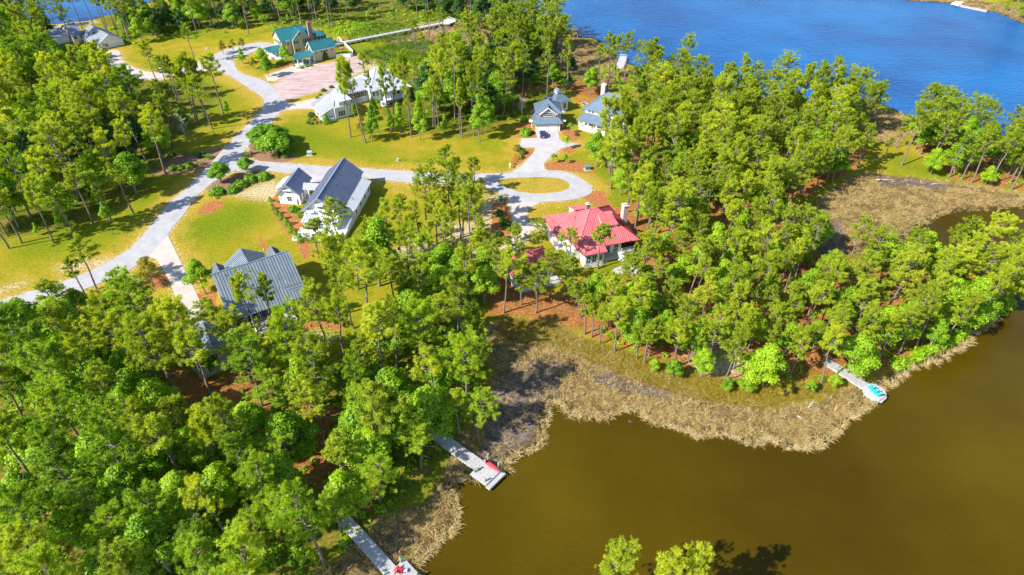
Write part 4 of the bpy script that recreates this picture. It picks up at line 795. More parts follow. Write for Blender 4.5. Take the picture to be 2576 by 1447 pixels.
def pine_meshes(seed, h=20., cb=.5, R=3.4, nb=30, lean=.6, m=None, needles=42):
    r = np.random.default_rng(seed); tb = MB(); k = 9
    off = np.cumsum(np.vstack([[0, 0], r.normal(0, .16 * lean, (k - 1, 2))]), 0) + np.outer(np.linspace(0, 1, k), r.normal(0, .5 * lean, 2))
    tz = np.linspace(0, h * .97, k); tr = .012 * h * (1 - np.linspace(0, 1, k)) ** .8 + .035
    tb.tube([(off[i][0], off[i][1], tz[i]) for i in range(k)], list(tr), 7, False)
    C, CS, CT = [], [], []; az = r.random() * 6.28; lop = r.normal(0, .22, 3)
    for i in range(nb):
        t = (i + r.random() * .9) / nb; z = h * (cb + (1 - cb) * t * .98); az += 2.4 + r.normal(0, .5)
        prof = math.sqrt(max(.03, 1 - ((t - .30) / .74) ** 2)); L = R * prof * r.uniform(.55, 1.15) * (1 + lop[0] * math.cos(az) + lop[1] * math.sin(az))
        el = R_(r.uniform(0, 26) + 32 * t); o = np.array([np.interp(z, tz, off[:, 0]), np.interp(z, tz, off[:, 1]), z])
        d = np.array([math.cos(az) * math.cos(el), math.sin(az) * math.cos(el), math.sin(el)]); bend = np.array([0, 0, .10 * L])
        pt = lambda f: o + d * L * f + bend * f * f
        tb.tube([tuple(pt(0)), tuple(pt(.5)), tuple(pt(.97))], [.07 + .012 * L, .045, .02], 4, False)
        if r.random() < .12: continue
        side = np.array([-math.sin(az), math.cos(az), 0])
        for f in (.40, .58, .74, .88, 1.0):
            if f < .5 and r.random() < .5: continue
            for _ in range(3 if f < .95 else 2):
                C.append(pt(f * r.uniform(.93, 1.05)) + side * r.normal(0, .26) * L * f * .8 + np.array([0, 0, r.normal(.10, .24)])); CS.append(r.uniform(.38, .72)); CT.append(r.uniform(.0, 1.))
    for _ in range(5):                                              # leader tuft
        C.append(np.array([off[-1][0], off[-1][1], h * .97]) + r.normal(0, .35, 3)); CS.append(.7); CT.append(r.uniform(.4, 1))
    for i in range(6):                                              # dead stubs under the crown
        z = h * cb * r.uniform(.55, 1); a = r.random() * 6.28; o = np.array([np.interp(z, tz, off[:, 0]), np.interp(z, tz, off[:, 1]), z]); L = r.uniform(.6, 2.0)
        tb.tube([tuple(o), tuple(o + np.array([math.cos(a), math.sin(a), .15]) * L)], [.05, .015], 4, False)
    C, CS, CT = np.array(C), np.array(CS), np.array(CT); n = len(C)
    cc = np.repeat(C, needles, 0); ss = np.repeat(CS, needles); tt = np.repeat(CT, needles)
    d = r.normal(size=(n * needles, 3)); d[:, 2] += .55; d = unit(d)
    V = sprays(cc + d * (ss * .12)[:, None], d, ss * r.uniform(.7, 1.1, len(ss)), .115 * ss + .03, r)
    return tb.mesh('trunk', M['bark'], True), soup('crown', V, tt * .7 + r.random(len(tt)) * .3, m or L_PINE)
def broad_meshes(seed, h=11., R=3.4, cb=.25, n=7000, m=None, lobes=16, size=.29, pointed=.2, bark='bark2', stems=1):
    r = np.random.default_rng(seed); tb = MB(); cs, rs = [], []
    for i in range(lobes):
        t = (i + .5) / lobes; z = h * (cb + .12 + (1 - cb - .2) * t); a = i * 2.4 + r.normal(0, .4)
        wide = (1 - t) ** .6 * (1 - pointed) + (1 - t) * pointed if t > .35 else .82 + t * .5
        q = R * wide * r.uniform(.45, .8); cs.append((q * math.cos(a), q * math.sin(a), z)); rs.append(R * r.uniform(.30, .46) * (.6 + .5 * min(1, wide)))
    cs = np.array(cs); rs = np.array(rs)
    for s in range(stems):
        b = r.normal(0, .3, 2) if stems > 1 else np.zeros(2); q = r.normal(0, .06 * R, 2) if stems == 1 else b * 2.6
        tb.tube([(b[0], b[1], 0), ((b[0] + q[0]) / 2, (b[1] + q[1]) / 2, h * .4), (q[0], q[1], h * .86)], [.016 * h + .02, .011 * h + .01, .03], 6, False)
    for c in cs: tb.tube([(0, 0, max(h * cb * .8, c[2] - R * .55)), tuple(c)], [.05 + .004 * h, .02], 4, False)
    w = rs ** 2 / (rs ** 2).sum(); k = r.choice(lobes, n, p=w); d = unit(r.normal(size=(n, 3))); d[:, 2] = np.where(d[:, 2] < -.3, -d[:, 2], d[:, 2])
    rad = rs[k] * r.uniform(.45, 1.12, n); c = cs[k] + d * rad[:, None] * np.array([1, 1, .8])
    V = leaves(c, unit(d + r.normal(0, .55, (n, 3)) + [0, 0, .35]), size * r.uniform(.7, 1.3, n), r)
    tint = r.random(lobes)[k] * .55 + r.random(n) * .45
    return tb.mesh('trunk', M[bark], True), soup('crown', V, tint, m or L_BROAD)
def bush_mesh(seed, rx=1., h=1.2, n=900, m=None, size=.22, cone=False):
    r = np.random.default_rng(seed); d = unit(r.normal(size=(n, 3))); d[:, 2] = np.abs(d[:, 2]); k = r.uniform(.72, 1.06, n)[:, None]
    lump = 1 + .13 * np.sin(d[:, 0] * 5 + seed) * np.cos(d[:, 1] * 6 + seed * 2)
    c = d * k * lump[:, None] * np.array([rx, rx, h])
    if cone:
        t = r.random(n) ** .8; a = r.random(n) * 6.28; w = rx * np.minimum(1, (1 - t) * 1.5) ** .7 * (.8 + .2 * r.random(n)); c = np.stack([w * np.cos(a), w * np.sin(a), t * h], 1); d = unit(np.stack([np.cos(a), np.sin(a), np.full(n, .4)], 1))
    V = leaves(c, unit(d + r.normal(0, .45, (n, 3))), size * r.uniform(.7, 1.3, n), r)
    return soup('bush', V, r.random(n), m or L_BUSH)
def palmetto_mesh(seed):
    r = np.random.default_rng(seed); V = []
    for i in range(13):
        a = i * 2.4; el = r.uniform(.2, 1.1); o = np.array([math.cos(a) * math.cos(el), math.sin(a) * math.cos(el), math.sin(el)]); tip = o * r.uniform(.6, .9)
        q = np.repeat(tip[None], 12, 0); s = unit(np.cross(o, [0, 0, 1.])); ang = np.linspace(-1.2, 1.2, 12)
        d = unit(np.cos(ang)[:, None] * o + np.sin(ang)[:, None] * s); V.append(sprays(q, d, .75, .10, r)); V.append(sprays(np.zeros((1, 3)) + [0, 0, .1], o[None], .9, .08, r))
    V = np.concatenate(V); return soup('palmetto', V, r.random(len(V)), L_BUSH)

PROTO = {}
def proto(key, meshes): PROTO[key] = meshes
PINE_H = 20.0
for i in range(6): proto(('tall', i), pine_meshes(100 + i, PINE_H, .60 + .03 * (i % 3), 3.1 + .3 * (i % 3), 26))
for i in range(9): proto(('full', i), pine_meshes(200 + i, PINE_H, .40 + .05 * (i % 3), 3.7 + .45 * (i % 4), 34, 1.2))
for i in range(6): proto(('fresh', i), pine_meshes(250 + i, PINE_H, .40 + .05 * (i % 3), 3.8 + .4 * (i % 3), 34, 1.2, L_FRESH))
for i in range(3): proto(('thin', i), pine_meshes(300 + i, PINE_H, .56, 2.3, 20))
for i in range(5): proto(('broad', i), broad_meshes(400 + i, 11, 3.6 + .3 * (i % 2), .22, 8500))
for i in range(3): proto(('sapling', i), broad_meshes(420 + i, 11, 2.7, .14, 5000, pointed=.8, lobes=18))
for i in range(3): proto(('evergreen', i), broad_meshes(440 + i, 11, 3.8, .10, 8000, L_DARK, 18, .29))
for i in range(2): proto(('olive', i), broad_meshes(460 + i, 11, 4.2, .2, 2600, L_OLIVE, 12, .34))
for i in range(2): proto(('ornamental', i), broad_meshes(480 + i, 11, 5.6, .28, 7500, L_BUSH, 16, .50, 0., stems=4))
for i in range(2): proto(('young', i), broad_meshes(490 + i, 11, 3.6, .42, 520, L_BROAD, 9, .8, .3))
def bare_tree(seed):
    r = np.random.default_rng(seed); tb = MB(); tb.tube([(0, 0, 0), (.2, .1, 5), (0, .3, 10)], [.22, .14, .04], 6, False); cr = MB()
    for i in range(46):
        z = r.uniform(3, 10.4); a = r.random() * 6.28; L = r.uniform(.8, 2.6); p = np.array([.1, .1, z]); q = p + np.array([math.cos(a), math.sin(a), r.uniform(.3, 1.)]) * L
        cr.tube([tuple(p), tuple(q)], [.05, .015], 4, False)
        for _ in range(3): cr.tube([tuple(p + (q - p) * .6), tuple(q + r.normal(0, .5, 3))], [.025, .01], 3, False)
    return tb.mesh('trunk', M['dead'], True), cr.mesh('crown', M['dead'])
proto(('bare', 0), bare_tree(9))
NAT_H = dict(tall=20., full=20., thin=20., fresh=20.); NAME = dict(fresh='pine_tree', tall='pine_tree', full='pine_tree', thin='pine_tree', broad='broadleaf_tree', sapling='sapling', evergreen='evergreen_tree', olive='olive_tree', ornamental='ornamental_tree', young='young_tree', bare='bare_tree')
CATS = dict(fresh='pine tree', tall='pine tree', full='pine tree', thin='pine tree', broad='tree', sapling='young tree', evergreen='tree', olive='tree', ornamental='tree', young='young tree', bare='bare tree')
LOOK = dict(fresh='fresh green pine', tall='tall pine', full='full crowned pine', thin='slender pine', broad='bright green broadleaf tree', sapling='bright green sapling', evergreen='dark evergreen tree', olive='pale olive tree', ornamental='dense round ornamental tree', young='sparse young tree', bare='bare grey tree')
rnd = random.Random(11); TREES = []
def tree(k, x, y, h, stand, group, label=None, fat=1.0):
    TREES.append((x, y, h, k, fat, stand, group, label))
def traced(R, stand, group, items):
    """items: kind, foot x, foot y, top y (all read in one photo crop)"""
    for it in items:
        b = R(it[1], it[2]); h = rise(b, R, (it[1], it[3])); tree(it[0], b[0], b[1], min(max(h, 2.0), 30), stand, group, it[4] if len(it) > 4 else None, rnd.uniform(.95, 1.1) * (.74 if R is R2 and 'tin roof' in stand else 1) * (min(1.45, max(1, 19 / max(h, 3)) ** .7) if it[0] in NAT_H else 1))

traced(R2, 'on the lawn by the tin roofed houses', 'pines and saplings on the tin roof lawn', [
 ('tall', 718, 1040, 465), ('tall', 830, 1080, 500), ('thin', 1030, 985, 510), ('thin', 1042, 975, 470), ('thin', 1175, 1040, 620), ('tall', 1165, 902, 430), ('thin', 1222, 715, 470), ('thin', 735, 860, 470), ('thin', 880, 830, 540), ('thin', 990, 800, 480),
 ('tall', 1360, 960, 590), ('tall', 1432, 880, 390), ('tall', 1505, 905, 330), ('thin', 1550, 1035, 640), ('thin', 1562, 1045, 600), ('tall', 1650, 1030, 500), ('thin', 1383, 965, 560), ('thin', 1342, 960, 650),
 ('sapling', 880, 1075, 770), ('sapling', 1100, 1030, 760), ('sapling', 1242, 1062, 730), ('olive', 808, 1065, 860), ('sapling', 925, 1010, 720), ('sapling', 1430, 1010, 850), ('sapling', 1692, 1072, 690), ('sapling', 750, 890, 770), ('sapling', 1020, 1010, 830), ('sapling', 1240, 960, 720), ('broad', 1740, 1000, 700)])
traced(R2, 'by the boardwalk', 'pines by the boardwalk', [('thin', 1212, 352, 140), ('tall', 1312, 290, 90), ('thin', 1425, 262, 60), ('thin', 1395, 215, 40), ('thin', 1260, 420, 240), ('tall', 1475, 560, 330), ('tall', 1420, 500, 260), ('thin', 840, 640, 400)])
traced(R1, 'beside the bend of the road', 'pines in the wood across the main road', [
 ('tall', 1690, 865, 430), ('tall', 1610, 975, 560), ('tall', 1510, 940, 440), ('tall', 1496, 945, 520), ('tall', 1562, 915, 480), ('tall', 1360, 765, 500), ('tall', 1290, 720, 430), ('tall', 1312, 1115, 740), ('thin', 1300, 1010, 600), ('tall', 1332, 950, 640), ('tall', 1120, 1095, 780), ('tall', 1250, 1310, 830), ('tall', 1230, 1130, 820), ('tall', 1050, 1385, 930), ('tall', 955, 845, 560), ('tall', 945, 835, 600), ('full', 380, 1110, 700), ('full', 350, 1120, 720), ('full', 430, 1440, 1030), ('full', 930, 1440, 1000), ('bare', 1405, 1045, 880), ('sapling', 1405, 960, 800), ('sapling', 1730, 870, 760), ('tall', 1480, 480, 180), ('tall', 1180, 600, 330), ('thin', 1345, 760, 420)])
traced(R1, 'at the back of the bay wood', 'tall pines by the bay', [
 ('tall', 985, 330, -60), ('tall', 830, 282, -120), ('tall', 625, 222, -110), ('tall', 710, 192, -130), ('tall', 800, 222, -90), ('tall', 402, 165, -120), ('tall', 1070, 270, -60), ('tall', 1012, 280, -40), ('tall', 900, 287, -60), ('thin', 960, 300, 0), ('tall', 1492, 250, -60), ('tall', 1612, 212, -100), ('tall', 1665, 206, -80), ('tall', 1720, 172, -90), ('tall', 1795, 186, -100), ('tall', 1886, 260, -60), ('tall', 240, 150, -60), ('tall', 90, 160, -50), ('thin', 1280, 185, -60), ('tall', 1320, 140, -120), ('thin', 1600, 150, -110), ('tall', 1880, 205, -120), ('tall', 1500, 120, -120)])
traced(R2, 'on the far grass beyond the teal roofed house', 'pines on the far grass', [('tall', 110, 120, -150), ('tall', 190, 185, -100), ('thin', 230, 165, -120), ('tall', 300, 170, -130), ('thin', 345, 190, -110), ('tall', 465, 185, -130), ('thin', 440, 175, -110), ('tall', 555, 195, -100), ('tall', 575, 180, -140), ('tall', 690, 130, -140), ('thin', 945, 65, -200), ('tall', 1035, 40, -220), ('tall', 60, 90, -180), ('tall', 390, 80, -200), ('tall', 530, 60, -220), ('tall', 640, 70, -200), ('thin', 820, 110, -130), ('tall', 1180, 50, -220), ('tall', 1260, 40, -200)])
traced(R5, 'on the verge of the road', 'pines along the lower road', [('tall', 733, 745, 375), ('thin', 665, 820, 520), ('tall', 405, 390, -80), ('tall', 165, 395, -40), ('tall', 70, 435, 10), ('tall', 60, 340, -60), ('tall', 560, 330, -80), ('tall', 705, 245, -160), ('tall', 1015, 175, -190), ('thin', 850, 230, -140), ('tall', 120, 160, -220), ('sapling', 830, 235, 70), ('sapling', 500, 300, 110), ('sapling', 300, 330, 230), ('sapling', 760, 130, -60), ('broad', 1560, 780, 510), ('full', 490, 1040, 700), ('full', 860, 1200, 760), ('full', 1130, 1060, 790), ('full', 1500, 1400, 850), ('full', 720, 1400, 1010), ('full', 1010, 1420, 960), ('broad', 640, 960, 740), ('broad', 330, 1250, 800), ('broad', 100, 1300, 900)])
traced(R6, 'between the white house and the red roofed house', 'pines between the houses', [
 ('tall', 630, 945, 350), ('tall', 890, 1135, 420), ('thin', 775, 745, 360), ('thin', 1010, 535, 60), ('thin', 1255, 490, 80), ('thin', 1110, 560, 330), ('thin', 1120, 310, 20), ('tall', 1370, 400, 20), ('thin', 1430, 370, 30), ('tall', 1625, 525, -20), ('thin', 1550, 350, -60), ('thin', 1566, 352, 0), ('thin', 1670, 360, -40), ('thin', 1727, 580, 200), ('thin', 1692, 640, 280), ('full', 540, 1190, 700), ('thin', 270, 1300, 930), ('sapling', 935, 720, 170), ('full', 650, 420, 60), ('full', 500, 520, 220), ('full', 860, 560, 210), ('tall', 1150, 1000, 640), ('tall', 1182, 1005, 700), ('full', 740, 1040, 560), ('full', 720, 700, 340), ('broad', 1440, 700, 390), ('broad', 1560, 800, 470), ('tall', 1050, 880, 480), ('full', 1260, 900, 580), ('full', 1420, 1130, 800), ('full', 1250, 1280, 1010), ('full', 1600, 1120, 880), ('full', 830, 1440, 1130), ('broad', 450, 1440, 1210), ('full', 1740, 1320, 1110), ('thin', 130, 1060, 640)])
traced(R2, 'behind the long lawn', 'pines at the back of the long lawn', [('tall', 1440, 1440, 1110), ('thin', 1530, 1440, 1200), ('thin', 1650, 1480, 1190), ('olive', 1700, 1470, 1340), ('thin', 1380, 1500, 1310), ('thin', 1340, 1420, 1200)])
traced(R7, 'in the creekside wood below the red roofed house', 'pines in the creekside wood', [
 ('tall', 1160, 1020, 700), ('tall', 1225, 1340, 1010), ('full', 1085, 620, 370), ('tall', 650, 590, 270), ('tall', 430, 565, 300), ('tall', 1000, 1312, 1020), ('tall', 945, 1282, 1040), ('thin', 1035, 1250, 960), ('tall', 780, 1222, 880), ('tall', 665, 1160, 870), ('thin', 550, 1080, 780), ('thin', 605, 1105, 830), ('full', 180, 925, 560), ('full', 400, 800, 520), ('tall', 730, 885, 640), ('tall', 965, 890, 650), ('full', 70, 860, 560), ('full', 20, 640, 290), ('full', 210, 470, 260), ('full', 280, 700, 460), ('thin', 1340, 1130, 760), ('full', 520, 960, 700), ('broad', 1900, 900, 620), ('full', 860, 800, 500)])
traced(R8, 'on the creek point', 'pines on the creek point', [('tall', 985, 1235, 860), ('tall', 945, 822, 530), ('thin', 820, 732, 530), ('thin', 862, 780, 560), ('tall', 300, 952, 640), ('tall', 390, 1032, 760), ('thin', 425, 1075, 850), ('thin', 475, 1130, 900), ('tall', 450, 1180, 880), ('full', 1545, 600, 180), ('full', 1420, 560, 220), ('full', 790, 950, 830), ('full', 240, 1250, 1010), ('full', 640, 470, 200), ('full', 740, 600, 300), ('tall', 150, 985, 700)])
traced(GH, 'around the grey house', 'pines around the grey house', [('tall', 765, 935, 350), ('full', 1095, 1222, 760), ('full', 600, 1350, 720), ('full', 965, 1392, 980), ('full', 835, 1445, 1060), ('tall', 268, 1442, 640), ('full', 480, 1180, 700), ('full', 700, 1250, 960), ('broad', 330, 1330, 1080)])
traced(R9, 'in the near creekside wood', 'pines in the near creekside wood', [('tall', 1165, 592, 170), ('tall', 1022, 535, 160), ('tall', 185, 295, -140), ('tall', 1075, 495, 200), ('tall', 1385, 440, 140), ('thin', 1580, 472, 180), ('thin', 1825, 452, 200), ('tall', 1630, 205, -330), ('fresh', 320, 1270, 900), ('fresh', 940, 1320, 960), ('fresh', 1350, 1190, 760), ('broad', 870, 780, 350), ('broad', 120, 620, 330), ('broad', 1500, 640, 330), ('fresh', 1530, 1440, 1150)])
traced(R10, 'above the two near docks', 'pines above the near docks', [('tall', 685, 810, 430), ('tall', 1352, 207, -230), ('thin', 1525, 392, 80), ('fresh', 320, 392, 100), ('fresh', 800, 415, 60), ('fresh', 195, 340, -60), ('fresh', 300, 730, 400), ('thin', 700, 640, 380), ('fresh', 1650, 380, 90), ('fresh', 1150, 430, 150), ('fresh', 1240, 640, 330), ('fresh', 930, 900, 560), ('fresh', 640, 1130, 850), ('fresh', 350, 1150, 830), ('fresh', 70, 1340, 1050)])
traced(R3, 'by the cream house', 'pines around the cream house', [('tall', 965, 1300, 850), ('tall', 992, 1300, 880), ('full', 735, 1282, 760), ('full', 750, 1430, 1000), ('tall', 790, 1270, 690), ('tall', 832, 1240, 900), ('thin', 905, 1340, 900), ('tall', 1020, 1310, 830), ('thin', 410, 716, 300), ('thin', 265, 712, 330), ('thin', 82, 722, 340), ('tall', 720, 690, 280), ('thin', 660, 602, 320), ('tall', 775, 592, 270), ('tall', 850, 600, 250), ('tall', 955, 450, 270), ('tall', 1070, 560, 290), ('tall', 152, 570, 260), ('thin', 330, 240, -10), ('thin', 250, 220, -20), ('thin', 212, 240, 20), ('tall', 30, 340, 60), ('tall', 100, 220, -40), ('full', 395, 245, 120, 'dark bushy evergreen pine on the point beside the dark pier'), ('evergreen', 450, 560, 420), ('evergreen', 415, 680, 545), ('broad', 590, 720, 500), ('broad', 310, 650, 470), ('bare', 75, 850, 730), ('broad', 640, 1260, 990, 'large bright broadleaf tree spreading over the straw bed beside the loop'), ('sapling', 800, 640, 540)])
traced(R4, 'on the river side of the marsh', 'pines by the river marsh', [('tall', 1010, 1250, 800), ('tall', 1115, 1130, 850), ('tall', 1540, 1380, 1000), ('thin', 1370, 1340, 1000), ('thin', 1465, 1360, 1050), ('tall', 1680, 1400, 1000), ('full', 800, 880, 670, 'lone short pine leaning over the river edge by the brown marsh'), ('bare', 640, 790, 660), ('full', 1270, 880, 610), ('full', 1350, 900, 630), ('full', 1500, 980, 690), ('full', 1640, 1000, 730), ('full', 1800, 1080, 770), ('full', 1900, 1120, 800), ('broad', 1230, 1320, 1120), ('evergreen', 1450, 1230, 1040), ('thin', 880, 1210, 1040), ('thin', 970, 1120, 900), ('broad', 1640, 1400, 1250), ('thin', 1840, 1440, 1120)])
traced(R4, 'on the far bank', 'trees on the far bank', [('thin', 1850, 90, -120), ('thin', 1880, 110, -60), ('sapling', 1800, 75, 10), ('broad', 1905, 130, 60), ('sapling', 1700, 80, 40), ('tall', 1760, 30, -200)])
for i, (u, v, h) in enumerate(((1555, 1347, 19), (1690, 1372, 19), (1792, 1372, 18.5))):
    x, y, _ = at(u, v, h); tree('full', x, y, h - 1.9, '', 'pines on the near bank', ('near bank pine standing furthest into the brown creek side, split top', 'middle pine of the three bright near bank crowns', 'near bank pine beside the dark tree shadow on the creek')[i], .88)
tree('full', at(1860, 1400, 20)[0], 37, 17, '', 'pines on the near bank', 'near bank pine just outside the picture, casting its shadow on the creek')

# --- the woods: feet scattered on the ground, crowns kept off roofs, roads, docks and lawns
CLEAR = [uvs(s) for s in ('690,395 935,395 940,570 790,610 690,520', '522,622 790,622 790,800 600,800 545,790', '1375,512 1610,512 1610,660 1400,690', '1296,228 1440,225 1445,330 1530,380 1490,490 1440,500 1230,510 1230,420 1300,330', '640,45 900,45 1160,45 1050,165 1050,270 900,330 780,320 640,300',
 '2120,930 2240,930 2240,1020 2170,1020', '1085,1080 1130,1080 1270,1190 1220,1220', '870,1300 900,1300 1060,1447 950,1447', '1240,880 1500,900 1700,1000 1900,1045 2120,1010 2200,1010 2100,1090 1900,1120 1600,1100 1420,1090 1300,1160 1230,1200 1200,1160 1260,1080', '2110,500 2190,430 2576,480 2576,530 2200,600 2070,640',
 '680,290 1240,370 1290,420 690,405', '430,510 640,490 700,600 640,620 540,640 470,660', '0,640 180,590 330,545 420,450 470,450 340,640 240,690 0,750', '-50,740 300,640 480,440 620,300 660,310 560,420 440,600 240,730 -50,800', '410,640 490,760 450,770 380,660', '1040,1260 1150,1250 1130,1350 1050,1420',
 '770,880 870,830 850,900 790,900', '475,870 530,850 530,960 490,940', '1400,100 1560,130 1560,210 1480,210 1400,130', '2150,265 2290,290 2290,330 2200,330', '560,290 660,240 660,60 520,130 540,190', '115,40 300,40 300,115 130,115', '2240,715 2300,710 2300,760 2250,760', '390,950 640,930 560,1010 420,1010')]
HOUSES = [(o.location.x, o.location.y) for o in SC.objects if o.get('category') in ('house', 'garage', 'pavilion')]
def free_of_crown(x, y, h, cr):
    for dz, du in ((.95, 0), (.8, -1), (.8, 1), (.62, 0), (.62, -.8), (.62, .8)):
        u, v = pix(x, y, h * dz); w = cr * FPX / (y * CP + (CAM_H - h * dz) * SP) * .75
        for c in CLEAR:
            if inside(u + du * w, v, c): return False
    return True
def paved(x, y): return any(inside(x, y, p) for p in PAVED) or (not 0 < ground_z(x, y) + .5)
def scatter(poly, spacing, mix, hr, stand, group, seed, cap=400, crown=3.6):
    r = random.Random(seed); W = [at(u, v)[:2] for u, v in uvs(poly)]; xs, ys = [p[0] for p in W], [p[1] for p in W]; n = 0
    area = (max(xs) - min(xs)) * (max(ys) - min(ys)); kinds = [k for k, w in mix for _ in range(w)]
    for _ in range(int(area / spacing ** 2 * 9)):
        x, y = r.uniform(min(xs), max(xs)), r.uniform(min(ys), max(ys))
        if not inside(x, y, W): continue
        k = r.choice(kinds); h = r.uniform(*hr) * (1.0 if k in NAT_H else .70)
        if any((x - t[0]) ** 2 + (y - t[1]) ** 2 < (spacing * (1 if (t[3] in NAT_H) == (k in NAT_H) else .7)) ** 2 for t in TREES): continue
        if any((x - a) ** 2 + (y - b) ** 2 < 81 for a, b in HOUSES) or paved(x, y) or any(sdf(np.array([[x, y]]), q)[0] > -1.5 for q in PAVED): continue
        if not free_of_crown(x, y, h, crown * h / 20): continue
        tree(k, x, y, h, stand, group, None, r.uniform(.95, 1.2)); n += 1
        if n >= cap: break
    return n
MIXP = [('full', 6), ('tall', 4), ('thin', 1), ('broad', 2)]
cnt = dict(
 a=scatter('-330,120 120,150 250,225 345,290 430,390 340,500 180,575 -330,660', 6.2, [('fresh', 4), ('full', 3), ('tall', 4), ('broad', 2), ('evergreen', 1)], (18, 24), 'in the wood across the main road', 'pines in the wood across the main road', 1),
 b=scatter('-280,62 60,80 140,100 260,150 260,235 120,160 -280,150', 6.2, [('full', 4), ('tall', 3), ('evergreen', 1)], (16, 22), 'by the bay shore', 'tall pines by the bay', 2),
 c=scatter('240,75 420,50 620,35 900,5 900,25 640,60 430,80 330,120', 5.8, [('broad', 4), ('evergreen', 3), ('tall', 3)], (10, 17), 'at the back of the bay wood', 'tall pines by the bay', 3, 45),
 d=scatter('940,215 1050,185 1180,165 1300,90 1400,80 1400,150 1440,205 1300,215 1290,300 1195,340 1060,330 960,290', 6.0, [('full', 3), ('tall', 4), ('broad', 2), ('evergreen', 1)], (17, 22), 'behind the long lawn', 'pines at the back of the long lawn', 4),
 e=scatter('1010,20 1200,-10 1400,70 1330,75 1190,60 1060,45', 6.2, [('tall', 3), ('evergreen', 2), ('thin', 2)], (15, 20), 'by the river bend', 'trees by the river bend', 5, 40),
 f=scatter('1520,440 1560,390 1640,330 1590,270 1600,215 1680,222 1800,258 1950,280 2050,284 2140,275 2180,330 2165,420 2060,480 1990,540 1900,640 1640,690 1600,600', 4.7, MIXP, (12, 19.5), 'in the river wood', 'pines in the river wood', 6, 260),
 g=scatter('1640,690 1900,640 2040,620 2150,650 2300,660 2440,670 2600,730 2550,760 2440,840 2330,900 2250,935 2120,960 1990,995 1900,1000 1780,970 1700,940 1600,892 1500,845 1560,740', 4.3, MIXP, (11, 17), 'on the creek point', 'pines on the creek point', 7, 240),
 h=scatter('1290,795 1400,805 1500,845 1560,740 1480,720 1380,745 1240,700 1200,700 1220,790', 4.6, MIXP, (13, 17), 'in the creekside wood below the red roofed house', 'pines in the creekside wood', 8, 60),
 i=scatter('-330,1010 60,850 150,830 330,810 430,830 470,910 560,970 700,950 860,880 950,800 990,750 1100,710 1200,720 1225,800 1235,900 1215,985 1150,1090 1070,1240 950,1310 860,1385 700,1530 -330,2000', 5.3, [('fresh', 5), ('full', 3), ('tall', 4), ('broad', 3)], (14, 20.5), 'in the near creekside wood', 'pines in the near creekside wood', 9, 280),
 j=scatter('2290,340 2330,316 2450,368 2576,402 2760,450 2760,500 2576,478 2400,450 2320,420', 4.7, [('full', 4), ('tall', 2), ('broad', 3)], (12, 17), 'on the river side of the marsh', 'pines by the river marsh', 10, 60),
 k=scatter('2520,30 2700,70 2760,10 2600,-20', 7, [('broad', 2), ('tall', 2)], (12, 16), 'on the far bank', 'trees on the far bank', 12, 12),
 m=scatter('960,600 1060,545 1225,535 1240,690 1100,705 960,735', 5.6, [('tall', 4), ('full', 2), ('thin', 2)], (13, 17.5), 'between the white house and the red roofed house', 'pines between the houses', 14, 40),
 n=scatter('245,95 420,70 640,80 650,30 520,20 300,50', 6.2, [('tall', 4), ('broad', 2), ('evergreen', 1)], (15, 21), 'at the back of the bay wood', 'tall pines by the bay', 15, 50),
 o=scatter('1500,845 1620,905 1750,950 1900,975 2050,975 2120,950 2130,965 2050,1000 1900,1000 1750,975 1620,930 1490,865', 3.2, [('broad', 3), ('olive', 1)], (5, 8), 'at the marsh edge', 'low trees at the marsh edge', 16, 30, 2.5),
 l=scatter('-400,640 -100,620 -100,720 -400,780', 7, [('full', 1)], (16, 20), 'beyond the lower road', 'pines along the lower road', 13, 10))

# --- landmarks that the tree labels refer to
ORD = 'first second third fourth fifth sixth seventh eighth ninth tenth eleventh twelfth thirteenth fourteenth fifteenth sixteenth seventeenth eighteenth nineteenth twentieth twenty-first twenty-second twenty-third twenty-fourth'.split()
MARKS = {'teal roofed house': (-92, 283), 'teal roofed annex': (-77, 276), 'tin roofed cottage': (-58, 219), 'tin roofed house': (-44, 238), 'white house': (-48, 158), 'grey house': (-56, 117), 'grey carriage house': (-60, 97), 'red roofed house': (20, 141),
 'red roofed garage': (3.6, 127), 'tan garage': (12, 211), 'blue pavilion': (16, 224), 'cream house': (33, 210), 'bayside house': TL(600, 300)[:2], 'octagon dock': K3(1400, 900)[:2], 'red kayak dock': K2(900, 650)[:2], 'red chair dock': K1(700, 850)[:2],
 'boardwalk end': KB(2300, 250)[:2], 'grass loop island': at(1345, 466)[:2], 'road junction': at(590, 415)[:2], 'concrete driveway': at(440, 690)[:2], 'gravel lot': at(790, 205)[:2], 'parked pickup': at(270, 212)[:2], 'dark river pier': KR(150, 210)[:2],
 'upper mudflat': at(2080, 590)[:2], 'brown river marsh': at(2210, 320)[:2], 'creek corner mud': at(1330, 950)[:2], 'lower road': at(100, 745)[:2], 'small river pier': KR(690, 550)[:2], 'creek point': at(2540, 760)[:2], 'far bulkhead': KF(850, 100)[:2], 'garden mulch bed': at(600, 460)[:2]}
mk, mp_ = list(MARKS), np.array(list(MARKS.values()))
def seen(t):
    u, v = pix(t[0], t[1], t[2] * .8); return -90 < u < 2666 and -130 < v < 1500
TREES = [t for t in TREES if seen(t) or t[7]]
tp = np.array([(t[0], t[1]) for t in TREES]); near = ((tp[:, None] - mp_[None]) ** 2).sum(2); who = near.argmin(1); rank = {}; LABELS = [None] * len(TREES)
for i in sorted(range(len(TREES)), key=lambda i: near[i].min()):
    t = TREES[i]; key = (LOOK[t[3]], who[i]); rank[key] = q = rank.get(key, -1) + 1
    LABELS[i] = t[7] or (f'{LOOK[t[3]]}, {ORD[q]} out from the {mk[who[i]]}' if q < len(ORD) else f'{LOOK[t[3]]} deep {t[5]}')
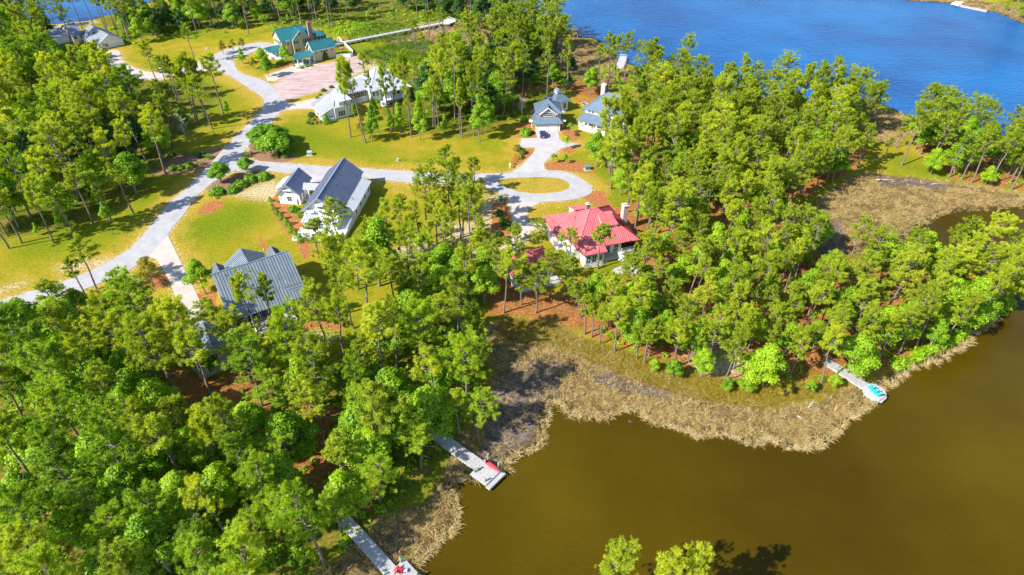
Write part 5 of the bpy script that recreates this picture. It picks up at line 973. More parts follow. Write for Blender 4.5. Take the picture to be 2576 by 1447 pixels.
size = [t[2] / (t[1] * CP + (CAM_H - t[2] * .7) * SP) for t in TREES]
pines = sorted((i for i, t in enumerate(TREES) if NAME[t[3]] == 'pine_tree'), key=lambda i: (TREES[i][7] is None, -size[i])); mass = set(pines[300:])
bt, bc = ([], [], 0), []
Vt, Ft, Vc, Tc, nv = [], [], [], [], 0
for i, t in enumerate(TREES):
    x, y, h, k, fat = t[:5]; idx = [q for q in PROTO if q[0] == k]; tm, cm = PROTO[idx[rnd.randrange(len(idx))]]
    s = h / NAT_H.get(k, 11.0); z = ground_z(x, y) - .05; rz = rnd.uniform(0, 6.28)
    if i in mass:                                                   # the smallest pines of the far woods, past the first 300, join one mass
        ca, sa = math.cos(rz), math.sin(rz)
        for me, cr in ((tm, 0), (cm, 1)):
            co = np.empty(len(me.vertices) * 3, np.float32); me.vertices.foreach_get('co', co); co = co.reshape(-1, 3)
            if cr:
                ti = np.empty(len(me.vertices), np.float32); me.attributes['tint'].data.foreach_get('value', ti)
                co = co.reshape(-1, 3, 3)[::3].copy(); m_ = (co[:, 0] + co[:, 1]) / 2; co[:, 0] = m_ + (co[:, 0] - m_) * 2.4; co[:, 1] = m_ + (co[:, 1] - m_) * 2.4; co = co.reshape(-1, 3); ti = ti[::3][::3]
            w = np.stack([(co[:, 0] * ca - co[:, 1] * sa) * s * fat + x, (co[:, 0] * sa + co[:, 1] * ca) * s * fat + y, co[:, 2] * s + z], 1)
            if cr: Vc.append(w.reshape(-1, 3, 3)); Tc.append(np.clip(ti * .7 + rnd.random() * .3, 0, 1))
            else: Vt += w.tolist(); Ft += [tuple(v + nv for v in f.vertices) for f in me.polygons]; nv += len(w)
        continue
    r = thing(NAME[k], LABELS[i], CATS[k], (x, y, z), rz, t[6] and t[6].replace('tall pines', 'trees').replace('pines', 'trees')); r.scale = (s * fat, s * fat, s); r.rotation_euler.x = rnd.gauss(0, .035); r.rotation_euler.y = rnd.gauss(0, .035)
    for nm, me in (('trunk', tm), ('crown', cm)): link(bpy.data.objects.new(nm, me), r)
if Vc:
    far = kind(link(bpy.data.objects.new('far_pine_woods', soup('far_pine_woods', np.concatenate(Vc), np.concatenate(Tc), L_PINE))), 'stuff')
    tm = bpy.data.meshes.new('trunks'); tm.from_pydata(Vt, [], Ft); tm.materials.append(M['bark']); kind(link(bpy.data.objects.new('trunk', tm), far), 'stuff')
print('trees', len(TREES), cnt, 'pines', len(pines), 'mass', len(mass))
# --- ground cover: marsh tussocks, reeds, undergrowth (nobody could count these)
def sample(poly, n, r):
    W = np.array([at(u, v)[:2] for u, v in uvs(poly)]) if isinstance(poly, str) else np.array(poly)
    lo, hi = W.min(0), W.max(0); out = np.empty((0, 2))
    while len(out) < n:
        q = lo + r.random((n * 3, 2)) * (hi - lo); out = np.vstack([out, q[sdf(q, W) > 0]])
    return out[:n]
def gzs(P2):
    i = np.clip(np.searchsorted(gx, P2[:, 0]), 1, nx - 1); j = np.clip(np.searchsorted(gy, P2[:, 1]), 1, ny - 1); return Z[j * nx + i]
def tussocks(name, P2, blades, length, width, spread, m, seed, tint=(0., 1.)):
    r = np.random.default_rng(seed); n = len(P2); z = gzs(P2); s = r.uniform(.65, 1.25, n); az = r.random(n) * 6.28
    base = np.repeat(np.column_stack([P2, z]), blades, 0); sc = np.repeat(s, blades); k = n * blades
    wind = np.array([.25, -.25, 0]); d = r.normal(0, spread, (k, 3)); d[:, 2] = 1; d = unit(d + wind * .6)
    jit = d * [1, 1, 0] * (.35 * sc)[:, None]; q = base + jit; q[:, 2] = base[:, 2] - .05
    L = length * sc * r.uniform(.6, 1.15, k); V1 = sprays(q, d, L * .62, width, r)
    tip = q + d * (L * .5)[:, None]; d2 = unit(d + np.column_stack([d[:, 0] * 1.3, d[:, 1] * 1.3, -.45 * np.ones(k)])); V2 = sprays(tip, d2, L * .55, width * .7, r)
    t = np.repeat(r.uniform(*tint, n), blades) * .6 + r.random(k) * .4
    return kind(link(bpy.data.objects.new(name, soup(name, np.concatenate([V1, V2]), np.concatenate([t, t]), m))), 'stuff')
rg = np.random.default_rng(77); G = []
for poly, n in zip(ZONES['marsh'], (3300, 2000, 900, 700, 420, 500)):
    q = sample(poly, n, rg); mud = union(q, ZONES['mud']); wd = union(q, WATERS); pick = (mud < -.2) & (vnoise(q, 3.2, 9) > .34) | (rg.random(n) < (.34 if n > 3000 else .14)); keep = pick & (wd < .35)
    G.append(q[keep])
rim = []
for a in range(0, len(CREEK) - 1):                                  # fringe that hangs over the creek edge
    A, B = np.array(CREEK[a]), np.array(CREEK[a + 1]); L = np.linalg.norm(B - A)
    if L > 25 or A[1] > 240 or (A[0] > 60 and A[1] > 110): continue
    for t in np.arange(0, 1, .8 / max(L, .8)): rim.append(A + (B - A) * t + rg.normal(0, .35, 2))
rim = np.array(rim); um = np.array([pix(a, b, 0) for a, b in rim]); rim = rim[~((um[:, 0] > 1143) & (um[:, 0] < 1300) & (um[:, 1] > 1160) & (um[:, 1] < 1260) & (rg.random(len(rim)) < .5))]
tussocks('marsh_grass', np.vstack(G), 17, 1.25, .075, .55, L_MARSH, 31); tussocks('marsh_grass', rim, 26, 1.35, .08, .6, L_MARSH, 32, (.2, 1.))
q = sample('1260,800 1390,812 1454,845 1520,868 1590,892 1700,935 1800,955 1930,968 2100,960 2110,985 1930,1025 1790,1005 1690,985 1600,950 1500,910 1420,880 1330,860 1250,850', 2300, rg); tussocks('marsh_grass', q, 14, 1.2, .07, .6, L_GOLD, 36)
tussocks('reeds', np.vstack([sample('872,100 905,60 1000,58 1035,75 1030,95 940,112', 420, rg), sample('900,135 1010,104 1075,96 1095,120 1090,150 960,170 905,160', 700, rg)]), 14, 2.2, .10, .28, L_REED, 33)
tussocks('reeds', np.vstack([sample('1040,62 1240,35 1290,60 1200,80 1060,95', 260, rg), sample('1080,110 1250,90 1290,110 1180,130 1090,140', 260, rg)]), 12, 1.7, .10, .3, L_MARSH, 34)
def undergrowth(name, P2, per, size, rad, m, seed):
    r = np.random.default_rng(seed); n = len(P2); s = r.uniform(.5, 1.4, n); c = np.repeat(np.column_stack([P2, gzs(P2)]), per, 0); ss = np.repeat(s, per); k = n * per
    d = unit(r.normal(size=(k, 3))); d[:, 2] = np.abs(d[:, 2]); c = c + d * (rad * ss * r.uniform(.5, 1.05, k))[:, None]
    V = leaves(c, unit(d + r.normal(0, .5, (k, 3)) + [0, 0, .3]), size * r.uniform(.6, 1.3, k), r)
    return kind(link(bpy.data.objects.new(name, soup(name, V, np.repeat(r.random(n), per) * .6 + r.random(k) * .4, m))), 'stuff')
def woods(poly, n, off=1.5):
    q = sample(poly, n, rg); return q[(union(q, PAVED) < -off) & (union(q, WATERS) < -1) & (np.min(((q[:, None] - np.array(HOUSES)[None]) ** 2).sum(2), 1) > 110)]
U1 = np.vstack([woods('1600,600 1560,400 1600,215 1800,262 2140,280 2165,420 1990,540 1900,640', 420), woods('1640,690 2040,640 2440,675 2590,735 2440,840 2250,935 2000,995 1700,940 1500,845', 330), woods('-300,860 440,850 560,980 700,960 950,800 1200,720 1230,900 1150,1090 950,1310 700,1530 -300,1900', 1500),
  woods('-300,150 250,225 400,420 180,560 -300,640', 380), woods('940,215 1300,90 1440,205 1290,300 1060,330', 260), woods('2290,345 2450,370 2700,440 2700,490 2400,450', 120)])
undergrowth('undergrowth', U1, 34, .42, .85, L_BROAD, 41)
U2 = np.vstack([woods('240,75 640,40 1000,20 1200,-20 1300,60 1060,75 860,90 640,75 330,120', 330), woods('820,80 900,55 960,60 900,100', 45), woods('940,160 1060,150 1200,160 1200,180 1000,190', 90), woods('1470,150 1600,180 1640,200 1560,240', 40), woods('2250,930 2450,835 2575,750 2540,750 2440,820 2240,915', 130)])
undergrowth('undergrowth', U2, 46, .5, 1.2, L_BROAD, 42)

# --- garden shrubs, one by one
BUSH = [bush_mesh(500 + i, 1, 1.05, 800) for i in range(3)]; BUSHY = [bush_mesh(510 + i, 1, 1.05, 600, L_OLIVE) for i in range(2)]; BUSHD = [bush_mesh(520, 1, 1.05, 600, L_DARK)]
CONE = [bush_mesh(530 + i, 1, 2.6, 900, L_BUSH, .2, True) for i in range(2)]; PALM = [palmetto_mesh(540 + i) for i in range(2)]; FLOW = [bush_mesh(550, 1, .9, 700, L_YEL)]
def shrub(name, meshes, p, s, label, cat, group=None, sz=1.0):
    o = link(bpy.data.objects.new(name, meshes[rnd.randrange(len(meshes))])); o.location = (p[0], p[1], ground_z(p[0], p[1]) - .05); o.scale = (s, s, s * sz); o.rotation_euler.z = rnd.uniform(0, 6.28); return tag(o, label, cat, group)
for x, y, s, l in ((430, 1265, 1.75, 'round clipped bush at the road end of the junction bed'), (680, 1235, 1.5, 'round bush second along the junction bed hedge row'), (810, 1150, 1.6, 'round bush in the middle of the junction bed row'), (975, 1060, 1.75, 'large round bush under the ornamental tree by the branch road'), (1195, 1020, 1.7, 'round bush standing apart on grass beside the white house garage'), (1040, 430, 1.1, 'small round bush at the road corner under the big ornamental trees'), (1555, 650, 1.3, 'round bush at the lawn end of the ornamental tree bed')):
    shrub('bush', BUSH, SH(x, y), s * 1.2, l, 'bush', 'clipped bushes at the road junction', .95)
for k, x, y, t, l in (('ornamental', 490, 1085, 790, 'round ornamental tree beside the road at the junction bed'), ('ornamental', 915, 920, 700, 'wide ornamental tree overhanging the branch road'), ('ornamental', 1390, 640, 300, 'largest dark spreading ornamental tree in the triangular bed'), ('ornamental', 1170, 500, 190, 'ornamental tree at the road side of the triangular bed'), ('ornamental', 1330, 480, 170, 'ornamental tree at the back of the triangular bed by the lawn'), ('ornamental', 1530, 560, 300, 'ornamental tree at the lawn end of the triangular bed')):
    b = SH(x, y); h = rise(b, SH, (x, t)); o = thing('ornamental_tree', l, 'tree', (b[0], b[1], -.05), rnd.uniform(0, 6), 'ornamental trees at the road junction'); s = h / 11; f_ = 1.55 if t < 500 else 1.2; o.scale = (s * f_, s * f_, s * 1.1)
    for nm, me_ in zip(('trunk', 'crown'), PROTO[('ornamental', rnd.randrange(2))]): link(bpy.data.objects.new(nm, me_), o)
for x, y, w in ((1070, 540, 'on the brown mulch below the ornamental trees'), (1150, 595, 'second on the brown mulch below the ornamental trees'), (1365, 690, 'beside the branch road under the largest ornamental tree'), (1530, 690, 'beside the bush at the lawn end of the bed'), (290, 690, 'in the shaded bed across the road'), (150, 800, 'at the shaded bed edge by the road')):
    shrub('palmetto', PALM, SH(x, y), 1.1, 'spiky palmetto ' + w, 'palmetto', 'palmettos at the road junction')
for i, (x, y, s) in enumerate(((1200, 1262, 1.3), (1312, 1282, 1.2), (1372, 1280, 1.2), (1440, 1265, 1.5), (1535, 1185, 1.3), (1300, 1180, 1.2))):
    shrub('bush', BUSHD if i > 3 else BUSH, R1(x, y), s, ['bush', 'bush', 'bush', 'bush', 'dark bush', 'dark bush'][i] + ', ' + ORD[i] + ' from the big leaning pine in the shaded roadside bed', 'bush', 'bushes in the shaded roadside bed')
for i, (x, y) in enumerate(((1345, 1165), (1400, 1180), (1475, 1170), (1255, 1215), (1580, 1200))):
    shrub('palmetto', PALM, R1(x, y), 1.2, f'palmetto, {ORD[i]} along the back of the shaded roadside bed', 'palmetto', 'palmettos in the shaded roadside bed')
for i, (x, y, s) in enumerate(((15, 805, .62), (50, 935, .75), (120, 1012, .8), (192, 1090, .9), (268, 1178, .98), (338, 1282, 1.0), (425, 1382, 1.0), (492, 1440, .9))):
    shrub('holly', CONE, WH(x, y), s, f'conical clipped holly, {ORD[i]} down the orange bed from the white garage', 'holly', 'row of conical hollies beside the white house')
for x, y, s, l in ((375, 950, 1.35, 'loose light green bush against the white garage wall'), (460, 1050, .9, 'low bush by the white house front corner'), (122, 815, .5, 'small bush at the top of the orange bed'), (125, 705, .45, 'tiny shrub by the white garage corner'), (480, 985, .7, 'upright shrub between the white garage and house')):
    shrub('bush', BUSH, WH(x, y), s, l, 'bush', 'shrubs beside the white house')
for x, y, s, m_, l in ((110, 250, 1.3, BUSHD, 'dark shrub by the red house driveway, above the transformer side'), (215, 420, 1.4, BUSHD, 'dark shrub lower on the straw by the red house driveway'), (165, 345, 1.0, BUSH, 'small shrub on straw beside the red house driveway'), (100, 560, 1.1, BUSHD, 'shrub by the trees at the red house driveway foot'), (2060, 950, 1.0, BUSH, 'round green bush by the red house terrace steps')):
    shrub('bush', m_, RH(x, y), s, l, 'bush', 'shrubs beside the red roofed house')
for x, y, s, m_, l in ((245, 815, 2.2, BUSH, 'big round bush on straw beside the tan garage'), (220, 625, 1.5, BUSH, 'pale bush beside the tan garage pergola'), (160, 1165, 1.3, BUSHY, 'yellow green bush in the straw bed by the pale driveway'), (130, 1045, 1.5, BUSHY, 'olive bush at the top of the straw bed by the pale driveway'), (210, 1095, 1.3, BUSHD, 'dark bush in the straw bed by the pale driveway'), (115, 1215, .5, BUSH, 'little shrub low in the straw bed by the mailbox'), (85, 1255, .5, BUSH, 'little shrub beside the white mailbox post'), (995, 830, .8, BUSHD, 'dark little shrub on straw before the cream porch'), (350, 800, .8, BUSHD, 'reddish low shrub at the garage door corner')):
    shrub('bush', m_, BG(x, y), s, l, 'bush', 'shrubs around the blue roofed garage')

def lone(k, R, x, y, top, label, group):
    b = R(x, y); h = rise(b, R, (x, top)); idx = [q for q in PROTO if q[0] == k]; o = thing(NAME[k], label, CATS[k], (b[0], b[1], ground_z(b[0], b[1]) - .05), rnd.uniform(0, 6), group); s = h / NAT_H.get(k, 11.0); o.scale = (s, s, s)
    for nm, me_ in zip(('trunk', 'crown'), PROTO[idx[rnd.randrange(len(idx))]]): link(bpy.data.objects.new(nm, me_), o)
for a in ((650, 1242, 1085, 'thin young tree on straw by the loop, driveway side'), (826, 1246, 1100, 'thin young tree on straw by the loop, further from the driveway'), (845, 1028, 830, 'bare limbed young tree beside the cream house walk'), (905, 800, 640, 'young crape tree between the tan garage and cream porch'), (965, 620, 530, 'small tree at the corner of the cream house side path')): lone('young', BG, *a, 'young trees in the straw beds')
lone('bare', BG, 195, 560, 260, 'bare grey tree beside the blue roofed garage', None)
for x, y, s, m_, l in ((215, 1250, 1.3, BUSHD, 'tall dark bush by the tin cottage wall'), (170, 1330, 1.0, BUSH, 'green bush in the tin cottage bed'), (250, 1335, .9, BUSHY, 'yellow bush in the tin cottage bed'), (305, 1280, .8, BUSHY, 'small olive bush by the tin cottage wall'), (310, 1390, .9, BUSH, 'round green bush low in the tin cottage bed'), (390, 1380, .85, BUSH, 'bush by the conical shrub at the tin cottage'), (155, 1390, .7, BUSHD, 'dark low shrub at the tin cottage bed tip'), (220, 1405, .7, BUSHD, 'dark low shrub beside the tip of the tin cottage bed'), (1470, 985, 1.1, BUSH, 'round bush by the raised porch stairs'), (1190, 960, 1.1, BUSHD, 'dark shrub at the raised house corner'), (320, 905, .8, BUSH, 'bush at the end of the grass strip by the lot'), (380, 850, .7, BUSH, 'second bush at the grass strip end by the lot'), (450, 770, 1.0, BUSHD, 'dark brown shrub at the lot edge'), (600, 705, .9, BUSHD, 'dark brown shrub beside the tin cottage driveway')):
    shrub('bush', m_, LH(x, y), s, l, 'bush', 'shrubs around the tin roofed cottage')
shrub('holly', CONE, LH(505, 1395), 1.35, 'conical dark shrub against the tin cottage wall', 'holly')
for x, y, s, m_, l in ((490, 1000, 1.5, BUSH, 'clipped hedge block by the annex porch'), (620, 990, 1.0, BUSHD, 'dark shrub beside the annex porch column'), (915, 1105, .9, BUSH, 'round bush before the annex porch'), (1020, 1075, .8, BUSH, 'second round bush before the annex porch'), (1105, 1055, .9, BUSH, 'round bush at the annex porch corner'), (400, 1010, .8, BUSH, 'low bush by the white porch steps')):
    shrub('bush', m_, TH(x, y), s, l, 'bush', 'shrubs before the teal roofed annex')
lone('young', TH, 765, 1110, 1015, 'little yellow green clipped tree by the annex porch', None); lone('broad', TH, 580, 1000, 600, 'dark green tree before the teal roofed house wall', None)
for a in ((200, 1290, 830, 'bright broadleaf tree at the corner of the gravel lot'), (90, 1100, 640, 'pale broadleaf tree beside the white porch steps')): lone('broad', TH, *a, None)
for x, y, t, l in ((1695, 412, 300, 'olive spreading tree, first in the island bed by the turning circle'), (1772, 392, 290, 'olive spreading tree, second in the turning circle bed'), (1842, 372, 280, 'olive spreading tree, third in the turning circle bed')): lone('olive', R1, x, y, t, l, 'olive trees by the turning circle')
lone('sapling', R1, 1842, 485, 350, 'bright sapling on the grass inside the turning circle', None); lone('olive', R1, 1925, 520, 430, 'low olive tree in the mulch ring by the gravel lot', None); lone('olive', R5, 1160, 705, 490, 'sprawling pale olive tree over the orange ring by the concrete driveway', None); lone('young', R5, 1610, 65, 20, 'sapling in the orange mulch patch on the big lawn', None)
for x, y, s, l in ((1075, 860, .9, 'yellow flowering shrub by the grey house porch, house end'), (1150, 840, 1.0, 'yellow flowering shrub in the middle of the porch bed'), (1220, 800, .9, 'yellow flowering shrub at the far end of the porch bed')): shrub('flowering_shrub', FLOW, GH(x, y), s, l, 'flowering shrub', 'yellow shrubs by the grey house')
shrub('ivy', [bush_mesh(560, 1.0, 1.0, 1500, L_DARK, .22)], TH(1420, 935), 1.0, 'tall green ivy sheet covering the annex garage bay', 'ivy')
iv = SC.objects['ivy']; iv.scale = (1.25, .4, 3.2); iv.rotation_euler.z = R_(37.5); iv.location = Vector((-80.4, 271.6, 0)) + Matrix.Rotation(R_(37.5), 3, 'Z') @ Vector((4.7, -.1, 0))
# ------------------------------------------------------------------ docks and boardwalk
def deck_poly(root, pts, z, ev, m='wood', pitch=.19, thick=.05, name='decking'):
    """solid frame under separate boards laid across the direction ev"""
    pts = [tuple(p[:2]) for p in pts]; c = np.mean(pts, 0); e = np.array(ev, float); e /= np.linalg.norm(e); u = np.array([-e[1], e[0]])
    st = [((p - c) @ e, (p - c) @ u) for p in np.array(pts)]; s0, s1 = min(q[0] for q in st), max(q[0] for q in st); k = max(1, int((s1 - s0) / pitch)); w = (s1 - s0) / k; mb = MB()
    for i in range(k):
        q = clip_strip(st, s0 + i * w + .016, s0 + (i + 1) * w - .016)
        if len(q) > 2: mb.prism([(*(c + e * a + u * b), z - thick) for a, b in q], (0, 0, thick + .006 * ((i * 7) % 3)))
    d = kind(mb.build(name, M[m], root), 'stuff')
    fr = MB()
    for a, b in zip(pts, pts[1:] + pts[:1]): fr.beam((*a, z - .2), (*b, z - .2), .10, .28)
    fr.build('frame', M[m], root); return d
def piling(root, x, y, z0, z1, r=.16, cap=None):
    p = MB().tube([(x, y, z0), (x + .02, y, z1)], r, 9).build('piling', M['pile'], root)
    if cap: MB().lathe((x + .02, y, z1 - .02), [(r * 1.15, 0), (r * 1.1, .1), (.03, .22)], 9).build('piling_cap', M[cap], p)
    return p
def wpt(p): return (p[0], p[1])
D = .55
# middle dock with the red kayak
k = lambda x, y: K2(x, y, D)
t = thing('dock', 'grey plank dock with green pilings and a red kayak along its side', 'dock', (0, 0, 0))
a, b = np.array(k(215, 195)[:2]), np.array(k(1250, 940)[:2]); e = (b - a) / np.linalg.norm(b - a); n_ = np.array([-e[1], e[0]]); hw = 1.15
deck_poly(t, [a - e * 3 + n_ * hw, b + n_ * hw, b - n_ * hw, a - e * 3 - n_ * hw], D, e)
pc = np.array(k(1400, 1085)[:2]); deck_poly(t, [pc + e * s * 1.75 + n_ * q * 2.0 for s, q in ((-1, 1), (1, 1), (1, -1), (-1, -1))], D + .02, n_)
sc_ = pc + e * 2.2; deck_poly(t, [sc_ + e * s * .42 + n_ * q * 2.05 for s, q in ((-1, 1), (1, 1), (1, -1), (-1, -1))], D - .28, n_)
for x, y in ((1145, 1170), (1380, 1370), (1680, 1040), (1450, 840)): q = K2(x, y, -.4); piling(t, q[0], q[1], -2.0, 1.55)
for x, y in ((1225, 1035), (1378, 905)): q = K2(x, y, D); piling(t, q[0], q[1], -2.0, 1.35)
for s in np.linspace(.05, .95, 5):
    for sg in (-1, 1): q = a + (b - a) * s + n_ * sg * (hw - .1); piling(t, q[0], q[1], -2.0, D - .1, .11)
# kayak
ky = thing('kayak', 'upturned red kayak lying along the edge of the plank dock', 'kayak', (0, 0, 0)); q0, q1 = np.array(K2(1345, 800, 1.0)), np.array(K2(1715, 1090, .95)); kd = (q1 - q0); kl = np.linalg.norm(kd); kd /= kl; kn = np.array([-kd[1], kd[0], 0])
mb = MB(); ns = 15
for i in range(ns):
    s = i / (ns - 1); w = .46 * math.sin(math.pi * (s * .96 + .02)) ** .75 + .015; c = q0 + kd * kl * s; up = .12 * (2 * s - 1) ** 2
    for j in range(10): an = 2 * math.pi * j / 10; mb.v.append((*(c[:2] + kn[:2] * w * math.cos(an)), c[2] - .12 + up + .24 * math.sin(an) * (1 if math.sin(an) < 0 else .7) * (w / .46 + .15)))
for i in range(ns - 1):
    for j in range(10): mb.f.append((i * 10 + j, i * 10 + (j + 1) % 10, i * 10 + 10 + (j + 1) % 10, i * 10 + 10 + j))
mb.f.append(tuple(range(10))); mb.f.append(tuple(range((ns - 1) * 10, ns * 10))); mb.build('hull', M['kayak'], ky, True)
cc = q0 + kd * kl * .2; MB().cbox((cc[0], cc[1], cc[2] + .09), .5, .5, .08, math.atan2(kd[1], kd[0])).build('cockpit_rim', M['black'], ky)
# lower dock with red chair
k = lambda x, y: K1(x, y, D)
t = thing('dock', 'long grey plank dock with a red chair, running off the lower picture edge', 'dock', (0, 0, 0))
a, b = np.array(k(175, 200)[:2]), np.array(k(1210, 1350)[:2]); e = (b - a) / np.linalg.norm(b - a); n_ = np.array([-e[1], e[0]]); hw = .98
deck_poly(t, [a - e * 3 + n_ * hw, b + n_ * hw, b - n_ * hw, a - e * 3 - n_ * hw], D, e)
pc = np.array(k(1440, 1420)[:2]) + e * .55; deck_poly(t, [pc + e * s * 2.0 + n_ * q * 1.9 for s, q in ((-1, 1), (1, 1), (1, -1), (-1, -1))], D + .02, e)
for s in np.linspace(.05, .95, 6):
    for sg in (-1, 1): q = a + (b - a) * s + n_ * sg * (hw - .1); piling(t, q[0], q[1], -2.0, D - .1, .11)
q = K1(1443, 1150, D); piling(t, q[0], q[1], -2, 1.4, .16, 'teal'); q = K1(1805, 1447, D); piling(t, q[0], q[1], -2, 1.2); q = K1(1060, 1440, D); piling(t, q[0], q[1], -2, 1.1, .14, 'trim')
def adirondack(label, p, rz, m, group=None):
    c = thing('garden_chair', label, 'chair', p, rz, group)
    s = MB()
    for i in range(5): s.beam((-.27, -.30 + i * .12, .37 - i * .035), (.27, -.30 + i * .12, .37 - i * .035), .11, .03)
    s.build('seat', M[m], c); s = MB()
    for i in range(5): x = -.24 + i * .12; s.beam((x * .9, .22, .22), (x * 1.12, .56, .98 - .5 * x * x), .11, .03)
    s.beam((-.3, .40, .62), (.3, .40, .62), .06, .03); s.build('backrest', M[m], c)
    for sx in (-1, 1):
        MB().box(sx * .36 - .08, sx * .36 + .08, -.42, .38, .55, .58).build('armrest', M[m], c)
        MB().box(sx * .36 - .02, sx * .36 + .02, -.40, -.28, 0, .55).build('leg', M[m], c); MB().beam((sx * .31, -.3, .33), (sx * .31, .55, .03), .04, .12).build('leg', M[m], c)
    return c
q = K1(1405, 1370, D + .04); adirondack('red wooden chair on the lowest dock platform', (q[0], q[1], D + .04), R_(150), 'red').scale = (1.25, 1.25, 1.2)
tb = thing('side_table', 'small pale side table beside the red dock chair', 'table', (*wpt(K1(1550, 1370, D + .1)), D + .03)); MB().box(-.25, .25, -.25, .25, .42, .46).build('tabletop', M['trim'], tb)
for sx in (-1, 1):
    for sy in (-1, 1): MB().box(sx * .2 - .02, sx * .2 + .02, sy * .2 - .02, sy * .2 + .02, 0, .42).build('leg', M['trim'], tb)
# octagon dock
k = lambda x, y: K3(x, y, D)
t = thing('dock', 'pale walkway ending in an octagonal platform with turquoise chairs', 'dock', (0, 0, 0))
a, b = np.array(k(440, 310)[:2]), np.array(k(1095, 735)[:2]); e = (b - a) / np.linalg.norm(b - a); n_ = np.array([-e[1], e[0]]); hw = 1.05
deck_poly(t, [a - e * 4 + n_ * hw, b + n_ * hw, b - n_ * hw, a - e * 4 - n_ * hw], D, e)
deck_poly(t, [k(x, y)[:2] for x, y in ((1180, 660), (1400, 690), (1670, 850), (1735, 985), (1505, 1172), (1310, 1142), (1062, 962), (1012, 800))], D + .02, n_)
deck_poly(t, [K3(x, y, D - .25)[:2] for x, y in ((1515, 1188), (1725, 1015), (1735, 1085), (1595, 1212))], D - .25, e)
for x, y in ((1040, 820), (1075, 955), (1310, 1130), (1490, 1160), (1715, 985), (1660, 860), (1400, 700), (1190, 670)): q = k(x, y); piling(t, q[0], q[1], -2.2, D - .1, .13)
for s in np.linspace(0, .9, 4):
    for sg in (-1, 1): q = a + (b - a) * s + n_ * sg * (hw - .1); piling(t, q[0], q[1], -2.0, D - .1, .11)
for i, (x, y) in enumerate(((1245, 825), (1345, 925), (1440, 1020))):
    q = k(x, y); adirondack(('turquoise chair on the octagonal dock, shore end of the row', 'turquoise chair in the middle of the octagonal dock row', 'turquoise chair on the octagonal dock, creek end of the row')[i], (q[0], q[1], D + .04), R_(-150 + 6 * i), 'teal', 'turquoise chairs on the octagonal dock').scale = (1.2, 1.2, 1.2)
# long boardwalk over the upper marsh
Dz = 1.3; k = lambda x, y: KB(x, y, Dz)
t = thing('boardwalk', 'long raised pale boardwalk crossing the upper marsh to a railed platform', 'boardwalk', (0, 0, 0))
a, b = np.array(k(-330, 760)[:2]), np.array(k(2260, 258)[:2]); e = (b - a) / np.linalg.norm(b - a); n_ = np.array([-e[1], e[0]]); hw = 1.0
deck_poly(t, [a + n_ * hw, b + n_ * hw, b - n_ * hw, a - n_ * hw], Dz, e, 'wood', .3)
pp = [k(x, y)[:2] for x, y in ((2200, 285), (2310, 180), (2470, 240), (2330, 290))]; deck_poly(t, pp, Dz + .02, e, 'trim', .3)
L_ = np.linalg.norm(b - a); mb = MB()
for i in range(int(L_ / 2.6) + 1):
    for sg in (-1, 1): q = a + e * min(i * 2.6, L_) + n_ * sg * (hw + .08); MB().cbox((q[0], q[1], .5), .16, .16, 3.2).build('post', M['wood'], t)
for sg in (-1, 1): mb.beam((*(a + n_ * sg * (hw + .02)), Dz - .3), (*(b + n_ * sg * (hw + .02)), Dz - .3), .08, .3)
mb.build('girder', M['wood'], t)
for p, q in zip(pp, pp[1:]): rail(t, p, q, Dz, .9, 'trim', .6)
bn = thing('bench', 'white bench on the boardwalk platform', 'bench', (*wpt(k(2340, 230)), Dz + .03), R_(40)); MB().box(-.9, .9, -.22, .22, .40, .46).build('seat', M['trim'], bn); MB().box(-.9, .9, .2, .26, .46, .9).build('backrest', M['trim'], bn)
for sx in (-1, 1): MB().box(sx * .75 - .05, sx * .75 + .05, -.2, .2, 0, .4).build('leg', M['trim'], bn)
# small river pier, dark river deck, far dock and bulkhead
t = thing('dock', 'small pale pier reaching the river behind the cream house', 'dock', (0, 0, 0)); a, b = np.array(KR(650, 590, .6)[:2]), np.array(KR(695, 470, .6)[:2]); e = (b - a) / np.linalg.norm(b - a); n_ = np.array([-e[1], e[0]])
deck_poly(t, [a + n_ * 1.6, b + n_ * 1.6, b - n_ * 1.6, a - n_ * 1.6], .6, e, 'wood', .3); rail(t, b + n_ * 1.5, b - n_ * 1.5, .6, .9)
for s in (0.05, .5, .95):
    for sg in (-1, 1): q = a + (b - a) * s + n_ * sg * 1.4; piling(t, q[0], q[1], -2, 1.2, .14)
t = thing('dock', 'dark pier deck with a white rail beneath the bushy pine on the river point', 'dock', (0, 0, 0)); pp = [KR(x, y, .9)[:2] for x, y in ((80, 185), (130, 165), (198, 180), (195, 235), (110, 225))]
deck_poly(t, pp, .9, (1, .3), 'woodb', .3); rail(t, pp[0], pp[2], .9, .8, 'trim', .8)
for p in pp: piling(t, p[0], p[1], -2, 1.6, .15)
t = thing('dock', 'white floating dock against the far river bank', 'dock', (0, 0, 0)); pp = [KF(x, y, .3)[:2] for x, y in ((570, 42), (630, 14), (722, 26), (660, 68))]; deck_poly(t, pp, .3, (1, 0), 'trim', .4)
for p in pp: piling(t, p[0], p[1], -2, .7, .15)
t = thing('bulkhead', 'grey stone bulkhead wall along the far river bank', 'retaining wall', (0, 0, 0)); a, b = np.array(KF(665, 64, 0)[:2]), np.array(KF(1010, 135, 0)[:2]); N_ = 16
for i in range(N_):
    p = a + (b - a) * (i + .5) / N_; d_ = b - a; MB().cbox((p[0], p[1], -.35), np.linalg.norm(d_) / N_ - .06, 1.4, 1.1 + .1 * (i % 3), math.atan2(d_[1], d_[0])).build('stone', M['stone'], t)
